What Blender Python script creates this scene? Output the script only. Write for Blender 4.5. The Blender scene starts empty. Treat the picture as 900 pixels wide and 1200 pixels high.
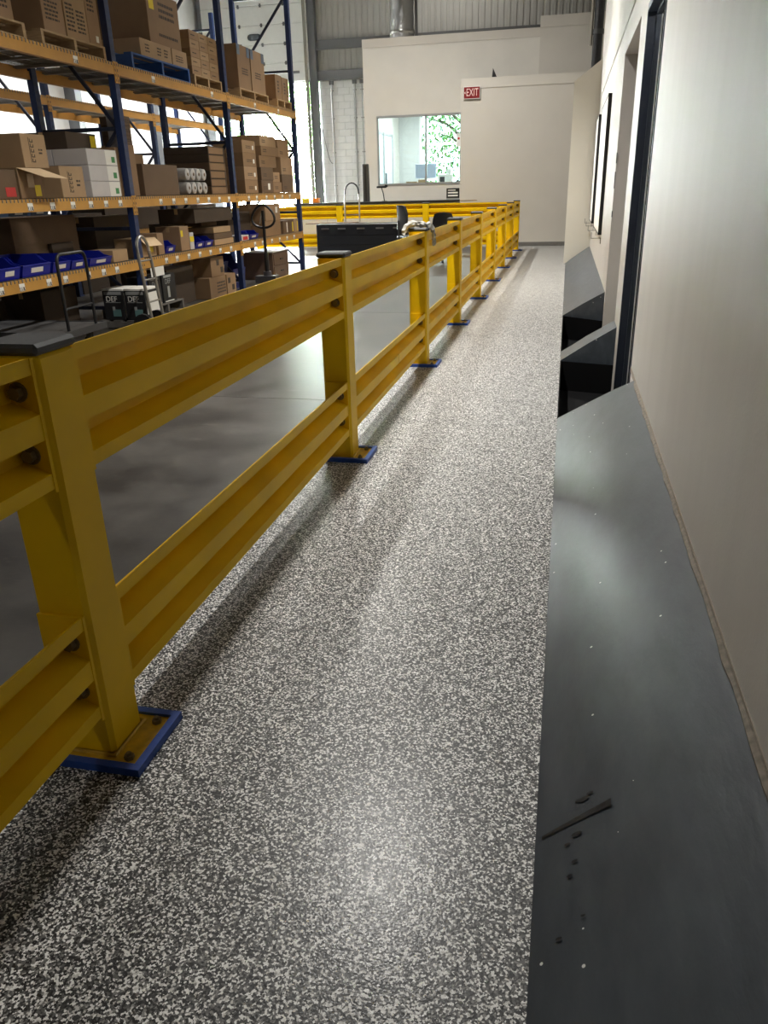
import bpy, bmesh, math, random
from mathutils import Vector, Matrix, Euler

# ------------------------------------------------------------------ camera
SC = bpy.context.scene
COL = SC.collection
cam_data = bpy.data.cameras.new('camera')
cam = bpy.data.objects.new('camera', cam_data)
COL.objects.link(cam)
FPX = 900.588
cam_data.sensor_fit = 'HORIZONTAL'
cam_data.sensor_width = 36.0
cam_data.lens = FPX / 900.0 * 36.0
cam_data.clip_start = 0.02
cam_data.clip_end = 300.0
# world X, Y, Z written in image axes (x right, y down, z forward)
_rx = Vector((0.9757, 0.0612, -0.2104))
_fy = Vector((0.2166, -0.3817, 0.8986)).normalized()
_rx = (_rx - _fy * _rx.dot(_fy)).normalized()
_uz = _rx.cross(_fy)
if _uz.y > 0:
    _uz = -_uz
cr = Vector((_rx[0], _fy[0], _uz[0]))
cu = -Vector((_rx[1], _fy[1], _uz[1]))
cf = Vector((_rx[2], _fy[2], _uz[2]))
cam.matrix_world = Matrix(((cr[0], cu[0], -cf[0], 0.0),
                           (cr[1], cu[1], -cf[1], 0.0),
                           (cr[2], cu[2], -cf[2], 1.42),
                           (0, 0, 0, 1)))
SC.camera = cam

# ------------------------------------------------------------------ sky, lamps, exposure
world = bpy.data.worlds.new('overcast_sky')
SC.world = world
world.use_nodes = True
world.node_tree.nodes['Background'].inputs[0].default_value = (0.91, 0.965, 1.0, 1)
world.node_tree.nodes['Background'].inputs[1].default_value = 80.0
SC.view_settings.view_transform = 'Standard'
SC.view_settings.look = 'None'
SC.view_settings.gamma = 1.0
SC.view_settings.exposure = 0.3
SC.view_settings.use_curve_mapping = False
SC.cycles.use_denoising = True
SC.cycles.max_bounces = 6
SC.cycles.diffuse_bounces = 4
SC.cycles.glossy_bounces = 4
SC.cycles.transparent_max_bounces = 8
SC.cycles.sample_clamp_indirect = 8.0

# high-bay fixtures, some added as unseen fill: (x, y, z, watts, colour)
WARM = (1.0, 0.965, 0.90)
COOL = (0.96, 0.98, 1.0)
HIGH_BAYS = [   # x, y, z, watts, colour, spread, where
    (-1.50, 5.9, 5.25, 155, (1.0, 0.98, 0.94), 125, 'over the walkway, nearest the camera'),
    (-2.6, -3.2, 5.25, 30, WARM, 120, 'over the walkway, behind the camera'),
    (-1.50, 12.2, 5.25, 165, WARM, 125, 'over the walkway, second from the camera'),
    (-3.6, 24.9, 8.3, 60, WARM, 170, 'added above the office roof to brighten the sheet metal wall'),  # added fill lamp for the sheet metal wall
    (-4.3, 17.0, 8.3, 480, WARM, 140, 'added between the front rack and the guard rail to brighten the end and office walls'),  # added fill lamp for the end and office walls
    (-10.4, 7.5, 8.0, 260, COOL, 84, 'added along the left wall to whiten it, nearest the camera'),  # added lamp row that whitens the left wall
    (-10.4, 15.0, 8.0, 520, COOL, 84, 'added along the left wall to whiten it, second from the camera'),  # added, same left wall fill row
    (-10.4, 22.0, 8.0, 330, COOL, 84, 'added along the left wall to whiten it, farthest from the camera'),  # added, same left wall fill row
]
CEIL = 9.0

# ------------------------------------------------------------------ helpers
RNG = random.Random(7)

def rgb(r, g, b):
    def f(c):
        c /= 255.0
        return c / 12.92 if c <= 0.04045 else ((c + 0.055) / 1.055) ** 2.4
    return (f(r), f(g), f(b), 1.0)

MATS = {}
def mat(name, col, rough=0.6, metal=0.0, var=0.0, scale=8.0, bump=0.0, bscale=60.0, coat=0.0, detail=4.0, stretch=None, spec=0.5):
    """plain procedural material: base colour varied by noise, optional fine bump"""
    if name in MATS:
        return MATS[name]
    m = bpy.data.materials.new(name)
    m.use_nodes = True
    nt = m.node_tree
    b = nt.nodes['Principled BSDF']
    b.inputs['Roughness'].default_value = rough
    b.inputs['Metallic'].default_value = metal
    b.inputs['Specular IOR Level'].default_value = spec
    b.inputs['Coat Weight'].default_value = coat
    b.inputs['Coat Roughness'].default_value = 0.15
    tc = nt.nodes.new('ShaderNodeTexCoord')
    mp = nt.nodes.new('ShaderNodeMapping')
    nt.links.new(tc.outputs['Object'], mp.inputs[0])
    if stretch:
        mp.inputs['Scale'].default_value = stretch
    if var > 0:
        n = nt.nodes.new('ShaderNodeTexNoise')
        n.inputs['Scale'].default_value = scale
        n.inputs['Detail'].default_value = detail
        nt.links.new(mp.outputs[0], n.inputs['Vector'])
        r = nt.nodes.new('ShaderNodeValToRGB')
        r.color_ramp.elements[0].position = 0.3
        r.color_ramp.elements[1].position = 0.7
        r.color_ramp.elements[0].color = tuple(max(0, c * (1 - var)) for c in col[:3]) + (1,)
        r.color_ramp.elements[1].color = tuple(min(1, c * (1 + var)) for c in col[:3]) + (1,)
        nt.links.new(n.outputs['Fac'], r.inputs[0])
        nt.links.new(r.outputs[0], b.inputs['Base Color'])
    else:
        b.inputs['Base Color'].default_value = col
    if bump > 0:
        n2 = nt.nodes.new('ShaderNodeTexNoise')
        n2.inputs['Scale'].default_value = bscale
        nt.links.new(tc.outputs['Object'], n2.inputs['Vector'])
        bp = nt.nodes.new('ShaderNodeBump')
        bp.inputs['Strength'].default_value = bump
        bp.inputs['Distance'].default_value = 0.01
        nt.links.new(n2.outputs['Fac'], bp.inputs['Height'])
        nt.links.new(bp.outputs[0], b.inputs['Normal'])
    MATS[name] = m
    return m

class MB:
    """collects shapes and links them as ONE mesh object"""
    def __init__(self):
        self.v = []; self.f = []
    def poly(self, pts, faces):
        o = len(self.v)
        self.v += [tuple(p) for p in pts]
        self.f += [tuple(i + o for i in f) for f in faces]
        return self
    def box(self, x0, x1, y0, y1, z0, z1):
        return self.poly([(x0,y0,z0),(x1,y0,z0),(x1,y1,z0),(x0,y1,z0),(x0,y0,z1),(x1,y0,z1),(x1,y1,z1),(x0,y1,z1)],
                  [(0,3,2,1),(4,5,6,7),(0,1,5,4),(1,2,6,5),(2,3,7,6),(3,0,4,7)])
    def hexa(self, p):
        return self.poly(p, [(0,3,2,1),(4,5,6,7),(0,1,5,4),(1,2,6,5),(2,3,7,6),(3,0,4,7)])
    def cham(self, x0, x1, y0, y1, z0, z1, c):
        """box with chamfered edges"""
        pts = []
        for sx, X in ((-1, x0), (1, x1)):
            for sy, Y in ((-1, y0), (1, y1)):
                for sz, Z in ((-1, z0), (1, z1)):
                    pts.append((X, Y - sy*c, Z - sz*c)); pts.append((X - sx*c, Y, Z - sz*c)); pts.append((X - sx*c, Y - sy*c, Z))
        bm = bmesh.new()
        for p in pts: bm.verts.new(p)
        bmesh.ops.convex_hull(bm, input=bm.verts[:])
        bmesh.ops.dissolve_limit(bm, angle_limit=0.01, verts=bm.verts[:], edges=bm.edges[:])
        bm.verts.index_update()
        self.poly([v.co[:] for v in bm.verts], [[v.index for v in f.verts] for f in bm.faces])
        bm.free()
        return self
    def prism(self, prof, a0, a1, axis='y'):
        """closed 2-D profile swept along an axis; profile = (x,z) for y, (y,z) for x, (x,y) for z"""
        n = len(prof)
        def P(q, a):
            return {'y': (q[0], a, q[1]), 'x': (a, q[0], q[1]), 'z': (q[0], q[1], a)}[axis]
        pts = [P(q, a0) for q in prof] + [P(q, a1) for q in prof]
        fs = [(i, (i+1) % n, n + (i+1) % n, n + i) for i in range(n)]
        fs += [tuple(range(n))[::-1], tuple(range(n, 2*n))]
        return self.poly(pts, fs)
    def cyl(self, p0, p1, r0, r1=None, n=10):
        r1 = r0 if r1 is None else r1
        p0, p1 = Vector(p0), Vector(p1)
        d = (p1 - p0).normalized()
        a = d.orthogonal().normalized(); b = d.cross(a)
        pts = []
        for p, r in ((p0, r0), (p1, r1)):
            for i in range(n):
                t = 2*math.pi*i/n
                pts.append(p + (a*math.cos(t) + b*math.sin(t))*r)
        fs = [(i, (i+1) % n, n + (i+1) % n, n + i) for i in range(n)]
        fs += [tuple(range(n))[::-1], tuple(range(n, 2*n))]
        return self.poly(pts, fs)
    def tube(self, path, r, n=8, closed=False, radii=None):
        path = [Vector(p) for p in path]
        m = len(path); rings = []
        prev = None
        for i, p in enumerate(path):
            if closed:
                d = path[(i+1) % m] - path[i-1]
            else:
                d = path[min(i+1, m-1)] - path[max(i-1, 0)]
            d.normalize()
            if prev is None:
                a = d.orthogonal().normalized()
            else:
                a = (prev - d*prev.dot(d)).normalized()
            prev = a
            b = d.cross(a)
            rr = radii[i] if radii else r
            rings.append([p + (a*math.cos(2*math.pi*k/n) + b*math.sin(2*math.pi*k/n))*rr for k in range(n)])
        o = [q for ring in rings for q in ring]
        fs = []
        for i in range(m if closed else m-1):
            j = (i+1) % m
            for k in range(n):
                l = (k+1) % n
                fs.append((i*n+k, i*n+l, j*n+l, j*n+k))
        if not closed:
            fs.append(tuple(range(n))[::-1]); fs.append(tuple(range((m-1)*n, m*n)))
        return self.poly(o, fs)
    def lathe(self, prof, c=(0,0,0), n=16):
        pts = []; m = len(prof)
        for r, z in prof:
            for k in range(n):
                t = 2*math.pi*k/n
                pts.append((c[0]+r*math.cos(t), c[1]+r*math.sin(t), c[2]+z))
        fs = []
        for i in range(m-1):
            for k in range(n):
                l = (k+1) % n
                fs.append((i*n+k, i*n+l, (i+1)*n+l, (i+1)*n+k))
        fs.append(tuple(range(n))[::-1]); fs.append(tuple(range((m-1)*n, m*n)))
        return self.poly(pts, fs)
    def mesh(self, name, m, smooth=False):
        me = bpy.data.meshes.new(name)
        me.from_pydata(self.v, [], self.f)
        me.update()
        bm = bmesh.new(); bm.from_mesh(me)
        bmesh.ops.recalc_face_normals(bm, faces=bm.faces[:])
        bm.to_mesh(me); bm.free()
        if m: me.materials.append(m)
        if smooth:
            me.polygons.foreach_set('use_smooth', [True]*len(me.polygons))
            me.set_sharp_from_angle(angle=math.radians(38))
        return me
    def build(self, name, m, parent=None, loc=(0,0,0), rot=(0,0,0), smooth=False):
        return place(name, self.mesh(name, m, smooth), parent, loc, rot)

def place(name, me, parent=None, loc=(0,0,0), rot=(0,0,0)):
    o = bpy.data.objects.new(name, me)
    COL.objects.link(o)
    o.location = loc; o.rotation_euler = rot
    if parent is not None: o.parent = parent
    return o

def tag(o, label=None, cat=None, group=None, kind=None):
    if label: o['label'] = label
    if cat: o['category'] = cat
    if group: o['group'] = group
    if kind: o['kind'] = kind
    return o

def thing(name, label, cat, loc=(0,0,0), rz=0.0, group=None):
    o = bpy.data.objects.new(name, None)
    COL.objects.link(o)
    o.empty_display_size = 0.1
    o.location = loc; o.rotation_euler = (0, 0, rz)
    return tag(o, label, cat, group)

def copy_tree(o, parent=None):
    c = o.copy(); COL.objects.link(c); c.parent = parent
    for ch in list(o.children): copy_tree(ch, c)
    return c

def struct(name, mb, m, label=None, parent=None, cat=None, smooth=False):
    o = mb.build(name, m, parent, smooth=smooth)
    if parent is None: tag(o, label, cat, kind='structure')
    return o

def text_mesh(name, body, size, m, ext=0.001, sx=1.0):
    cu_ = bpy.data.curves.new(name, 'FONT')
    cu_.body = body; cu_.size = size; cu_.extrude = ext
    cu_.align_x = 'CENTER'; cu_.align_y = 'CENTER'
    t = bpy.data.objects.new(name, cu_)
    COL.objects.link(t)
    bpy.context.view_layer.update()
    dg = bpy.context.evaluated_depsgraph_get()
    me = bpy.data.meshes.new_from_object(t.evaluated_get(dg))
    bpy.data.objects.remove(t); bpy.data.curves.remove(cu_)
    for v in me.vertices: v.co.x *= sx
    me.materials.clear(); me.materials.append(m)
    return me

# ------------------------------------------------------------------ special materials
def flake_floor():
    m = bpy.data.materials.new('epoxy_flake'); m.use_nodes = True
    nt = m.node_tree; b = nt.nodes['Principled BSDF']
    tc = nt.nodes.new('ShaderNodeTexCoord')
    # jitter the coordinates so chips look torn, not cellular
    nz = nt.nodes.new('ShaderNodeTexNoise'); nz.inputs['Scale'].default_value = 230; nz.inputs['Detail'].default_value = 2
    nt.links.new(tc.outputs['Object'], nz.inputs['Vector'])
    add = nt.nodes.new('ShaderNodeVectorMath'); add.operation = 'MULTIPLY_ADD'
    nt.links.new(nz.outputs['Color'], add.inputs[0])
    add.inputs[1].default_value = (0.006, 0.006, 0.006)
    nt.links.new(tc.outputs['Object'], add.inputs[2])
    v = nt.nodes.new('ShaderNodeTexVoronoi'); v.inputs['Scale'].default_value = 225
    v.inputs['Randomness'].default_value = 1.0
    nt.links.new(add.outputs[0], v.inputs['Vector'])
    sep = nt.nodes.new('ShaderNodeSeparateColor')
    nt.links.new(v.outputs['Color'], sep.inputs[0])
    r = nt.nodes.new('ShaderNodeValToRGB'); cr_ = r.color_ramp; cr_.interpolation = 'CONSTANT'
    stops = [(0.0, (12,12,12)), (0.27, (54,54,53)), (0.43, (98,97,95)), (0.61, (140,139,135)), (0.71, (214,212,207)), (0.80, (252,251,248))]
    cr_.elements[0].position = 0; cr_.elements[0].color = rgb(*stops[0][1])
    cr_.elements[1].position = stops[1][0]; cr_.elements[1].color = rgb(*stops[1][1])
    for p, c in stops[2:]:
        e = cr_.elements.new(p); e.color = rgb(*c)
    nt.links.new(sep.outputs[0], r.inputs[0])
    nt.links.new(r.outputs[0], b.inputs['Base Color'])
    b.inputs['Roughness'].default_value = 0.42
    b.inputs['Coat Weight'].default_value = 0.14
    b.inputs['Specular IOR Level'].default_value = 0.4
    b.inputs['Coat Roughness'].default_value = 0.16
    # orange-peel topcoat
    n2 = nt.nodes.new('ShaderNodeTexNoise'); n2.inputs['Scale'].default_value = 170; n2.inputs['Detail'].default_value = 1.5
    nt.links.new(tc.outputs['Object'], n2.inputs['Vector'])
    ad2 = nt.nodes.new('ShaderNodeMath'); ad2.operation = 'MULTIPLY_ADD'
    nt.links.new(sep.outputs[1], ad2.inputs[0]); ad2.inputs[1].default_value = 0.25
    nt.links.new(n2.outputs['Fac'], ad2.inputs[2])
    bp = nt.nodes.new('ShaderNodeBump'); bp.inputs['Strength'].default_value = 0.30; bp.inputs['Distance'].default_value = 0.002
    nt.links.new(ad2.outputs[0], bp.inputs['Height'])
    nt.links.new(bp.outputs[0], b.inputs['Normal'])
    nt.links.new(bp.outputs[0], b.inputs['Coat Normal'])
    return m

def concrete():
    m = bpy.data.materials.new('sealed_concrete'); m.use_nodes = True
    nt = m.node_tree; b = nt.nodes['Principled BSDF']
    tc = nt.nodes.new('ShaderNodeTexCoord')
    n = nt.nodes.new('ShaderNodeTexNoise'); n.inputs['Scale'].default_value = 1.6; n.inputs['Detail'].default_value = 9; n.inputs['Roughness'].default_value = 0.62
    nt.links.new(tc.outputs['Object'], n.inputs['Vector'])
    r = nt.nodes.new('ShaderNodeValToRGB')
    r.color_ramp.elements[0].position = 0.36; r.color_ramp.elements[0].color = rgb(44, 42, 39)
    r.color_ramp.elements[1].position = 0.66; r.color_ramp.elements[1].color = rgb(84, 81, 76)
    nt.links.new(n.outputs['Fac'], r.inputs[0])
    # scuffs: thin stretched streaks
    mp = nt.nodes.new('ShaderNodeMapping'); mp.inputs['Scale'].default_value = (1.2, 3.2, 1); mp.inputs['Rotation'].default_value = (0, 0, 0.6)
    nt.links.new(tc.outputs['Object'], mp.inputs[0])
    n2 = nt.nodes.new('ShaderNodeTexNoise'); n2.inputs['Scale'].default_value = 2.2; n2.inputs['Detail'].default_value = 10; n2.inputs['Roughness'].default_value = 0.7
    nt.links.new(mp.outputs[0], n2.inputs['Vector'])
    r2 = nt.nodes.new('ShaderNodeValToRGB')
    r2.color_ramp.elements[0].position = 0.60; r2.color_ramp.elements[0].color = (0,0,0,1)
    r2.color_ramp.elements[1].position = 0.85; r2.color_ramp.elements[1].color = (1,1,1,1)
    nt.links.new(n2.outputs['Fac'], r2.inputs[0])
    mx = nt.nodes.new('ShaderNodeMix'); mx.data_type = 'RGBA'
    nt.links.new(r2.outputs[0], mx.inputs['Factor'])
    nt.links.new(r.outputs[0], mx.inputs['A'])
    mx.inputs['B'].default_value = rgb(112, 109, 103)
    nt.links.new(mx.outputs['Result'], b.inputs['Base Color'])
    rr = nt.nodes.new('ShaderNodeMapRange'); rr.inputs['To Min'].default_value = 0.27; rr.inputs['To Max'].default_value = 0.46
    nt.links.new(n.outputs['Fac'], rr.inputs['Value'])
    nt.links.new(rr.outputs[0], b.inputs['Roughness'])
    bp = nt.nodes.new('ShaderNodeBump'); bp.inputs['Strength'].default_value = 0.12; bp.inputs['Distance'].default_value = 0.01
    nt.links.new(n2.outputs['Fac'], bp.inputs['Height'])
    nt.links.new(bp.outputs[0], b.inputs['Normal'])
    return m

def curb_paint():
    m = bpy.data.materials.new('grey_curb_paint'); m.use_nodes = True
    nt = m.node_tree; b = nt.nodes['Principled BSDF']
    tc = nt.nodes.new('ShaderNodeTexCoord')
    mp = nt.nodes.new('ShaderNodeMapping'); mp.inputs['Scale'].default_value = (2.5, 0.7, 1.5)
    nt.links.new(tc.outputs['Object'], mp.inputs[0])
    n = nt.nodes.new('ShaderNodeTexNoise'); n.inputs['Scale'].default_value = 5; n.inputs['Detail'].default_value = 8; n.inputs['Roughness'].default_value = 0.6
    nt.links.new(mp.outputs[0], n.inputs['Vector'])
    r = nt.nodes.new('ShaderNodeValToRGB')
    r.color_ramp.elements[0].position = 0.3; r.color_ramp.elements[0].color = rgb(46, 53, 61)
    r.color_ramp.elements[1].position = 0.75; r.color_ramp.elements[1].color = rgb(68, 75, 82)
    nt.links.new(n.outputs['Fac'], r.inputs[0])
    v = nt.nodes.new('ShaderNodeTexVoronoi'); v.inputs['Scale'].default_value = 26
    nt.links.new(tc.outputs['Object'], v.inputs['Vector'])
    sep = nt.nodes.new('ShaderNodeSeparateColor'); nt.links.new(v.outputs['Color'], sep.inputs[0])
    rare = nt.nodes.new('ShaderNodeMath'); rare.operation = 'GREATER_THAN'; rare.inputs[1].default_value = 0.9
    nt.links.new(sep.outputs[0], rare.inputs[0])
    near = nt.nodes.new('ShaderNodeMath'); near.operation = 'LESS_THAN'; near.inputs[1].default_value = 0.11
    nt.links.new(v.outputs['Distance'], near.inputs[0])
    mul = nt.nodes.new('ShaderNodeMath'); mul.operation = 'MULTIPLY'
    nt.links.new(rare.outputs[0], mul.inputs[0]); nt.links.new(near.outputs[0], mul.inputs[1])
    mx = nt.nodes.new('ShaderNodeMix'); mx.data_type = 'RGBA'
    nt.links.new(mul.outputs[0], mx.inputs['Factor']); nt.links.new(r.outputs[0], mx.inputs['A'])
    mx.inputs['B'].default_value = rgb(225, 225, 220)
    nt.links.new(mx.outputs['Result'], b.inputs['Base Color'])
    b.inputs['Roughness'].default_value = 0.36
    bp = nt.nodes.new('ShaderNodeBump'); bp.inputs['Strength'].default_value = 0.25; bp.inputs['Distance'].default_value = 0.01
    nt.links.new(n.outputs['Fac'], bp.inputs['Height']); nt.links.new(bp.outputs[0], b.inputs['Normal'])
    return m

def glass_mat(name, tint, refl):
    m = bpy.data.materials.new(name); m.use_nodes = True
    nt = m.node_tree
    for n in list(nt.nodes):
        if n.type != 'OUTPUT_MATERIAL': nt.nodes.remove(n)
    out = [n for n in nt.nodes if n.type == 'OUTPUT_MATERIAL'][0]
    t = nt.nodes.new('ShaderNodeBsdfTransparent'); t.inputs[0].default_value = tint
    g = nt.nodes.new('ShaderNodeBsdfGlossy'); g.inputs['Roughness'].default_value = 0.02
    fr = nt.nodes.new('ShaderNodeFresnel'); fr.inputs['IOR'].default_value = refl
    mx = nt.nodes.new('ShaderNodeMixShader')
    nt.links.new(fr.outputs[0], mx.inputs[0]); nt.links.new(t.outputs[0], mx.inputs[1]); nt.links.new(g.outputs[0], mx.inputs[2])
    nt.links.new(mx.outputs[0], out.inputs[0])
    return m

def emit_mat(name, col, strength):
    m = bpy.data.materials.new(name); m.use_nodes = True
    b = m.node_tree.nodes['Principled BSDF']
    b.inputs['Base Color'].default_value = col
    b.inputs['Emission Color'].default_value = col
    b.inputs['Emission Strength'].default_value = strength
    return m

M_FLAKE = flake_floor(); M_CONC = concrete(); M_CURB = curb_paint()
M_GLASS = glass_mat('window_glass', (0.90, 0.97, 0.96, 1), 1.5)
M_TINT = glass_mat('tinted_glass', (0.2, 0.228, 0.218, 1), 1.4)
M_WALLW = mat('white_paint', rgb(216, 212, 204), 0.55, var=0.03, scale=2, bump=0.05, bscale=120)
M_WALLR = mat('scuffed_white_paint', rgb(190, 185, 177), 0.5, var=0.045, scale=2.2, bump=0.06, bscale=90, stretch=(1, 2.2, 0.5), detail=8)
M_WINGLIT = mat('white_paint_lit', rgb(240, 236, 224), 0.5, var=0.02, scale=2)  # lighter copy of the white paint; lamp light on the wing wall put into colour
M_DRY = mat('grey_white_drywall', rgb(206, 201, 192), 0.6, var=0.02, scale=2, bump=0.04, bscale=150)
M_BLOCK = mat('white_block', rgb(228, 228, 226), 0.55, var=0.03, scale=6, bump=0.1, bscale=60)
M_METALW = mat('grey_sheet_metal', rgb(168, 166, 160), 0.5, 0.0, var=0.04, scale=3)
M_GIRT = mat('dark_girt', rgb(92, 92, 92), 0.5)
M_DOORW = mat('white_door_panel', rgb(226, 226, 222), 0.45, var=0.02)
M_YEL = mat('guard_yellow', rgb(240, 194, 2), 0.45, var=0.09, scale=3.5, detail=6, spec=0.28)
M_YELD = mat('guard_yellow_worn', rgb(206, 164, 28), 0.5, var=0.22, scale=30)
M_BLUEP = mat('blue_paint', rgb(32, 74, 158), 0.42, var=0.15, scale=20, bump=0.1, bscale=80)
M_CAP = mat('black_rubber_cap', rgb(58, 58, 58), 0.55)
M_BOLT = mat('dull_bolt_steel', rgb(122, 108, 78), 0.42, 0.3)
M_ORANGE = mat('beam_orange', rgb(188, 138, 62), 0.5, var=0.08, scale=5)
M_RBLUE = mat('rack_blue', rgb(28, 48, 92), 0.45, var=0.1, scale=6)
M_RDARK = mat('rack_dark_blue', rgb(26, 34, 56), 0.5)
M_WIRE = mat('galvanised_wire', rgb(128, 124, 114), 0.5, 0.2)
M_LABEL = mat('label_paper', rgb(232, 230, 222), 0.6)
M_INK = mat('print_ink', rgb(62, 52, 42), 0.7)
M_YTAG = mat('yellow_tag', rgb(232, 206, 40), 0.6)
M_BLACK = mat('black_plastic', rgb(24, 24, 26), 0.45)
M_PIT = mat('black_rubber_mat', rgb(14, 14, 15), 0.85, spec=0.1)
M_NAVY = mat('navy_door_frame', rgb(30, 38, 54), 0.4)
M_NAVY2 = mat('navy_door_stop', rgb(46, 54, 66), 0.4)
M_CHROME = mat('brushed_steel', rgb(196, 194, 190), 0.28, 1.0)
M_WOOD = mat('pallet_wood', rgb(168, 142, 106), 0.75, var=0.2, scale=9, stretch=(1, 1, 6))
M_PBLUE = mat('pallet_blue', rgb(30, 76, 140), 0.6, var=0.2, scale=9)
M_TAPE = mat('packing_tape', rgb(176, 148, 108), 0.3)
M_WHITE = mat('white_plastic', rgb(236, 236, 232), 0.45)
M_BIN = mat('blue_bin_plastic', rgb(16, 32, 150), 0.35)
M_FOIL = mat('foil_duct', rgb(200, 200, 200), 0.3, 1.0, bump=0.9, bscale=22)
def card(k):
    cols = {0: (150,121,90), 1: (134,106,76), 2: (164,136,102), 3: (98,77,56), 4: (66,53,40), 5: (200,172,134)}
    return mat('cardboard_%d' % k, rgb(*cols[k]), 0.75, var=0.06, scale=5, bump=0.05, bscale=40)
M_CGREY = mat('grey_carton', rgb(196, 192, 190), 0.65, var=0.03)
M_CBLACK = mat('black_carton', rgb(34, 34, 36), 0.5)
M_GREEN = mat('green_print', rgb(70, 140, 84), 0.6)
M_TEAL = mat('teal_print', rgb(96, 132, 130), 0.6)
M_RED = mat('red_print', rgb(190, 46, 44), 0.5)
M_GREYP = mat('grey_print', rgb(150, 152, 150), 0.6)
# ================================================================== THE SETTING
# concrete slab bay floor with saw-cut joints, and the flake-coated walkway
XW = 0.46          # face of the right-hand wall
fl = struct('floor', MB().box(-12.0, -1.36, -16.0, 27.0, -0.30, -0.012), M_CONC, 'dark sealed concrete warehouse floor left of the yellow guard rail', cat='floor')
xs = [-12.0, -7.9, -4.35, -1.36]
ys = [-16.0, -7.7, -3.35, 1.0, 5.35, 9.7, 14.05, 18.4, 22.75, 27.0]
g = 0.004
for i in range(3):
    for j in range(len(ys) - 1):
        MB().box(xs[i]+g, xs[i+1]-(g if i < 2 else 0), ys[j]+g, ys[j+1]-g, -0.05, -0.001).build('concrete_slab', M_CONC, fl)
struct('floor_walkway', MB().box(-1.36, 0.016, -16.0, 21.4, -0.30, 0.0), M_FLAKE, 'speckled grey epoxy flake walkway between guard rail and curb', cat='floor')
struct('floor_annex', MB().box(0.016, 2.6, 16.4, 22.8, -0.30, 0.0).box(-1.36, 2.6, 21.4, 26.9, -0.30, -0.002).box(-1.36, 0.016, 21.3, 21.4, -0.3, -0.001), M_CONC, 'concrete floor behind the far end walls', cat='floor')
# dark pit floors in front of the two wall openings
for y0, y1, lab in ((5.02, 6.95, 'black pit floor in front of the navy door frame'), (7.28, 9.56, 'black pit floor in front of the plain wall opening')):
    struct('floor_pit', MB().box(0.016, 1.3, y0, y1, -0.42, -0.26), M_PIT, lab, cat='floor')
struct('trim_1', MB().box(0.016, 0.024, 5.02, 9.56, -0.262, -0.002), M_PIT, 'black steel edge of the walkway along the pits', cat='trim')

# sloped painted curbs along the right wall
def curb(ya0, yb0, ya1, yb1, label, mark=False):
    """wedge: (ya0, yb0) near/far end at the walkway edge, (ya1, yb1) at the wall"""
    zt = 0.315
    p = [(0.016, ya0, 0.0), (XW, ya1, zt), (XW, yb1, zt), (0.016, yb0, 0.0)]
    m = MB()
    n = max(2, int((yb0 - ya0) / 0.35))
    rr = random.Random(3)
    top = []
    for k in range(n + 1):
        t = k / n
        for s in range(5):
            u = s / 4
            e0 = Vector(p[0]).lerp(Vector(p[1]), u); e1 = Vector(p[3]).lerp(Vector(p[2]), u)
            q = e0.lerp(e1, t)
            q.z += 0.006 * math.sin(math.pi * u) + (rr.uniform(-.003, .003) if 0 < s < 4 else 0)
            top.append(q)
    o = 0
    fs = []
    for k in range(n):
        for s in range(4):
            a = k*5 + s
            fs.append((a, a+1, a+6, a+5))
    nv = len(top)
    low = [Vector((q.x, q.y, -0.42)) for q in top]
    ring = [k*5 for k in range(n+1)] + [n*5 + s for s in range(1, 5)] + [k*5+4 for k in range(n-1, -1, -1)] + [s for s in range(3, 0, -1)]
    fs += [(ring[i], ring[(i+1) % len(ring)], ring[(i+1) % len(ring)] + nv, ring[i] + nv) for i in range(len(ring))]
    fs.append(tuple(i + nv for i in ring))
    m.poly(top + low, fs)
    ob = m.build('sloped_curb', M_CURB, smooth=True)
    tag(ob, label, 'curb', kind='structure')
    for (a0, a1, s_) in ((ya0, ya1, -1), (yb0, yb1, 1)):
        if -1 < a0 < 16:
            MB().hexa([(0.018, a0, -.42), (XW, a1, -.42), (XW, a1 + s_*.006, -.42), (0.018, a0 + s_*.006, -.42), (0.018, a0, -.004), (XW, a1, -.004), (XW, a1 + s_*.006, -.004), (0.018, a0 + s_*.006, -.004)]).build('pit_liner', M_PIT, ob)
    return ob
c1 = curb(-16.0, 5.06, -16.0, 4.84, 'long sloped grey painted curb nearest the camera')
curb(6.93, 7.33, 6.80, 7.16, 'narrow sloped grey curb between the two black pits')
curb(9.54, 16.38, 9.18, 16.38, 'sloped grey curb running to the white wing wall')
# caulk bead between curb and wall
b = MB()
rr = random.Random(5)
path = [(XW - 0.004, y*0.11, 0.318 + rr.uniform(-.004, .004)) for y in range(-20, 44)]
b.tube(path, 0.011, 6, radii=[0.009 + rr.uniform(0, .006) for _ in path])
b.build('caulk_bead', mat('dirty_caulk', rgb(128, 120, 108), 0.8, var=0.3, scale=40), c1, smooth=True)
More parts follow.
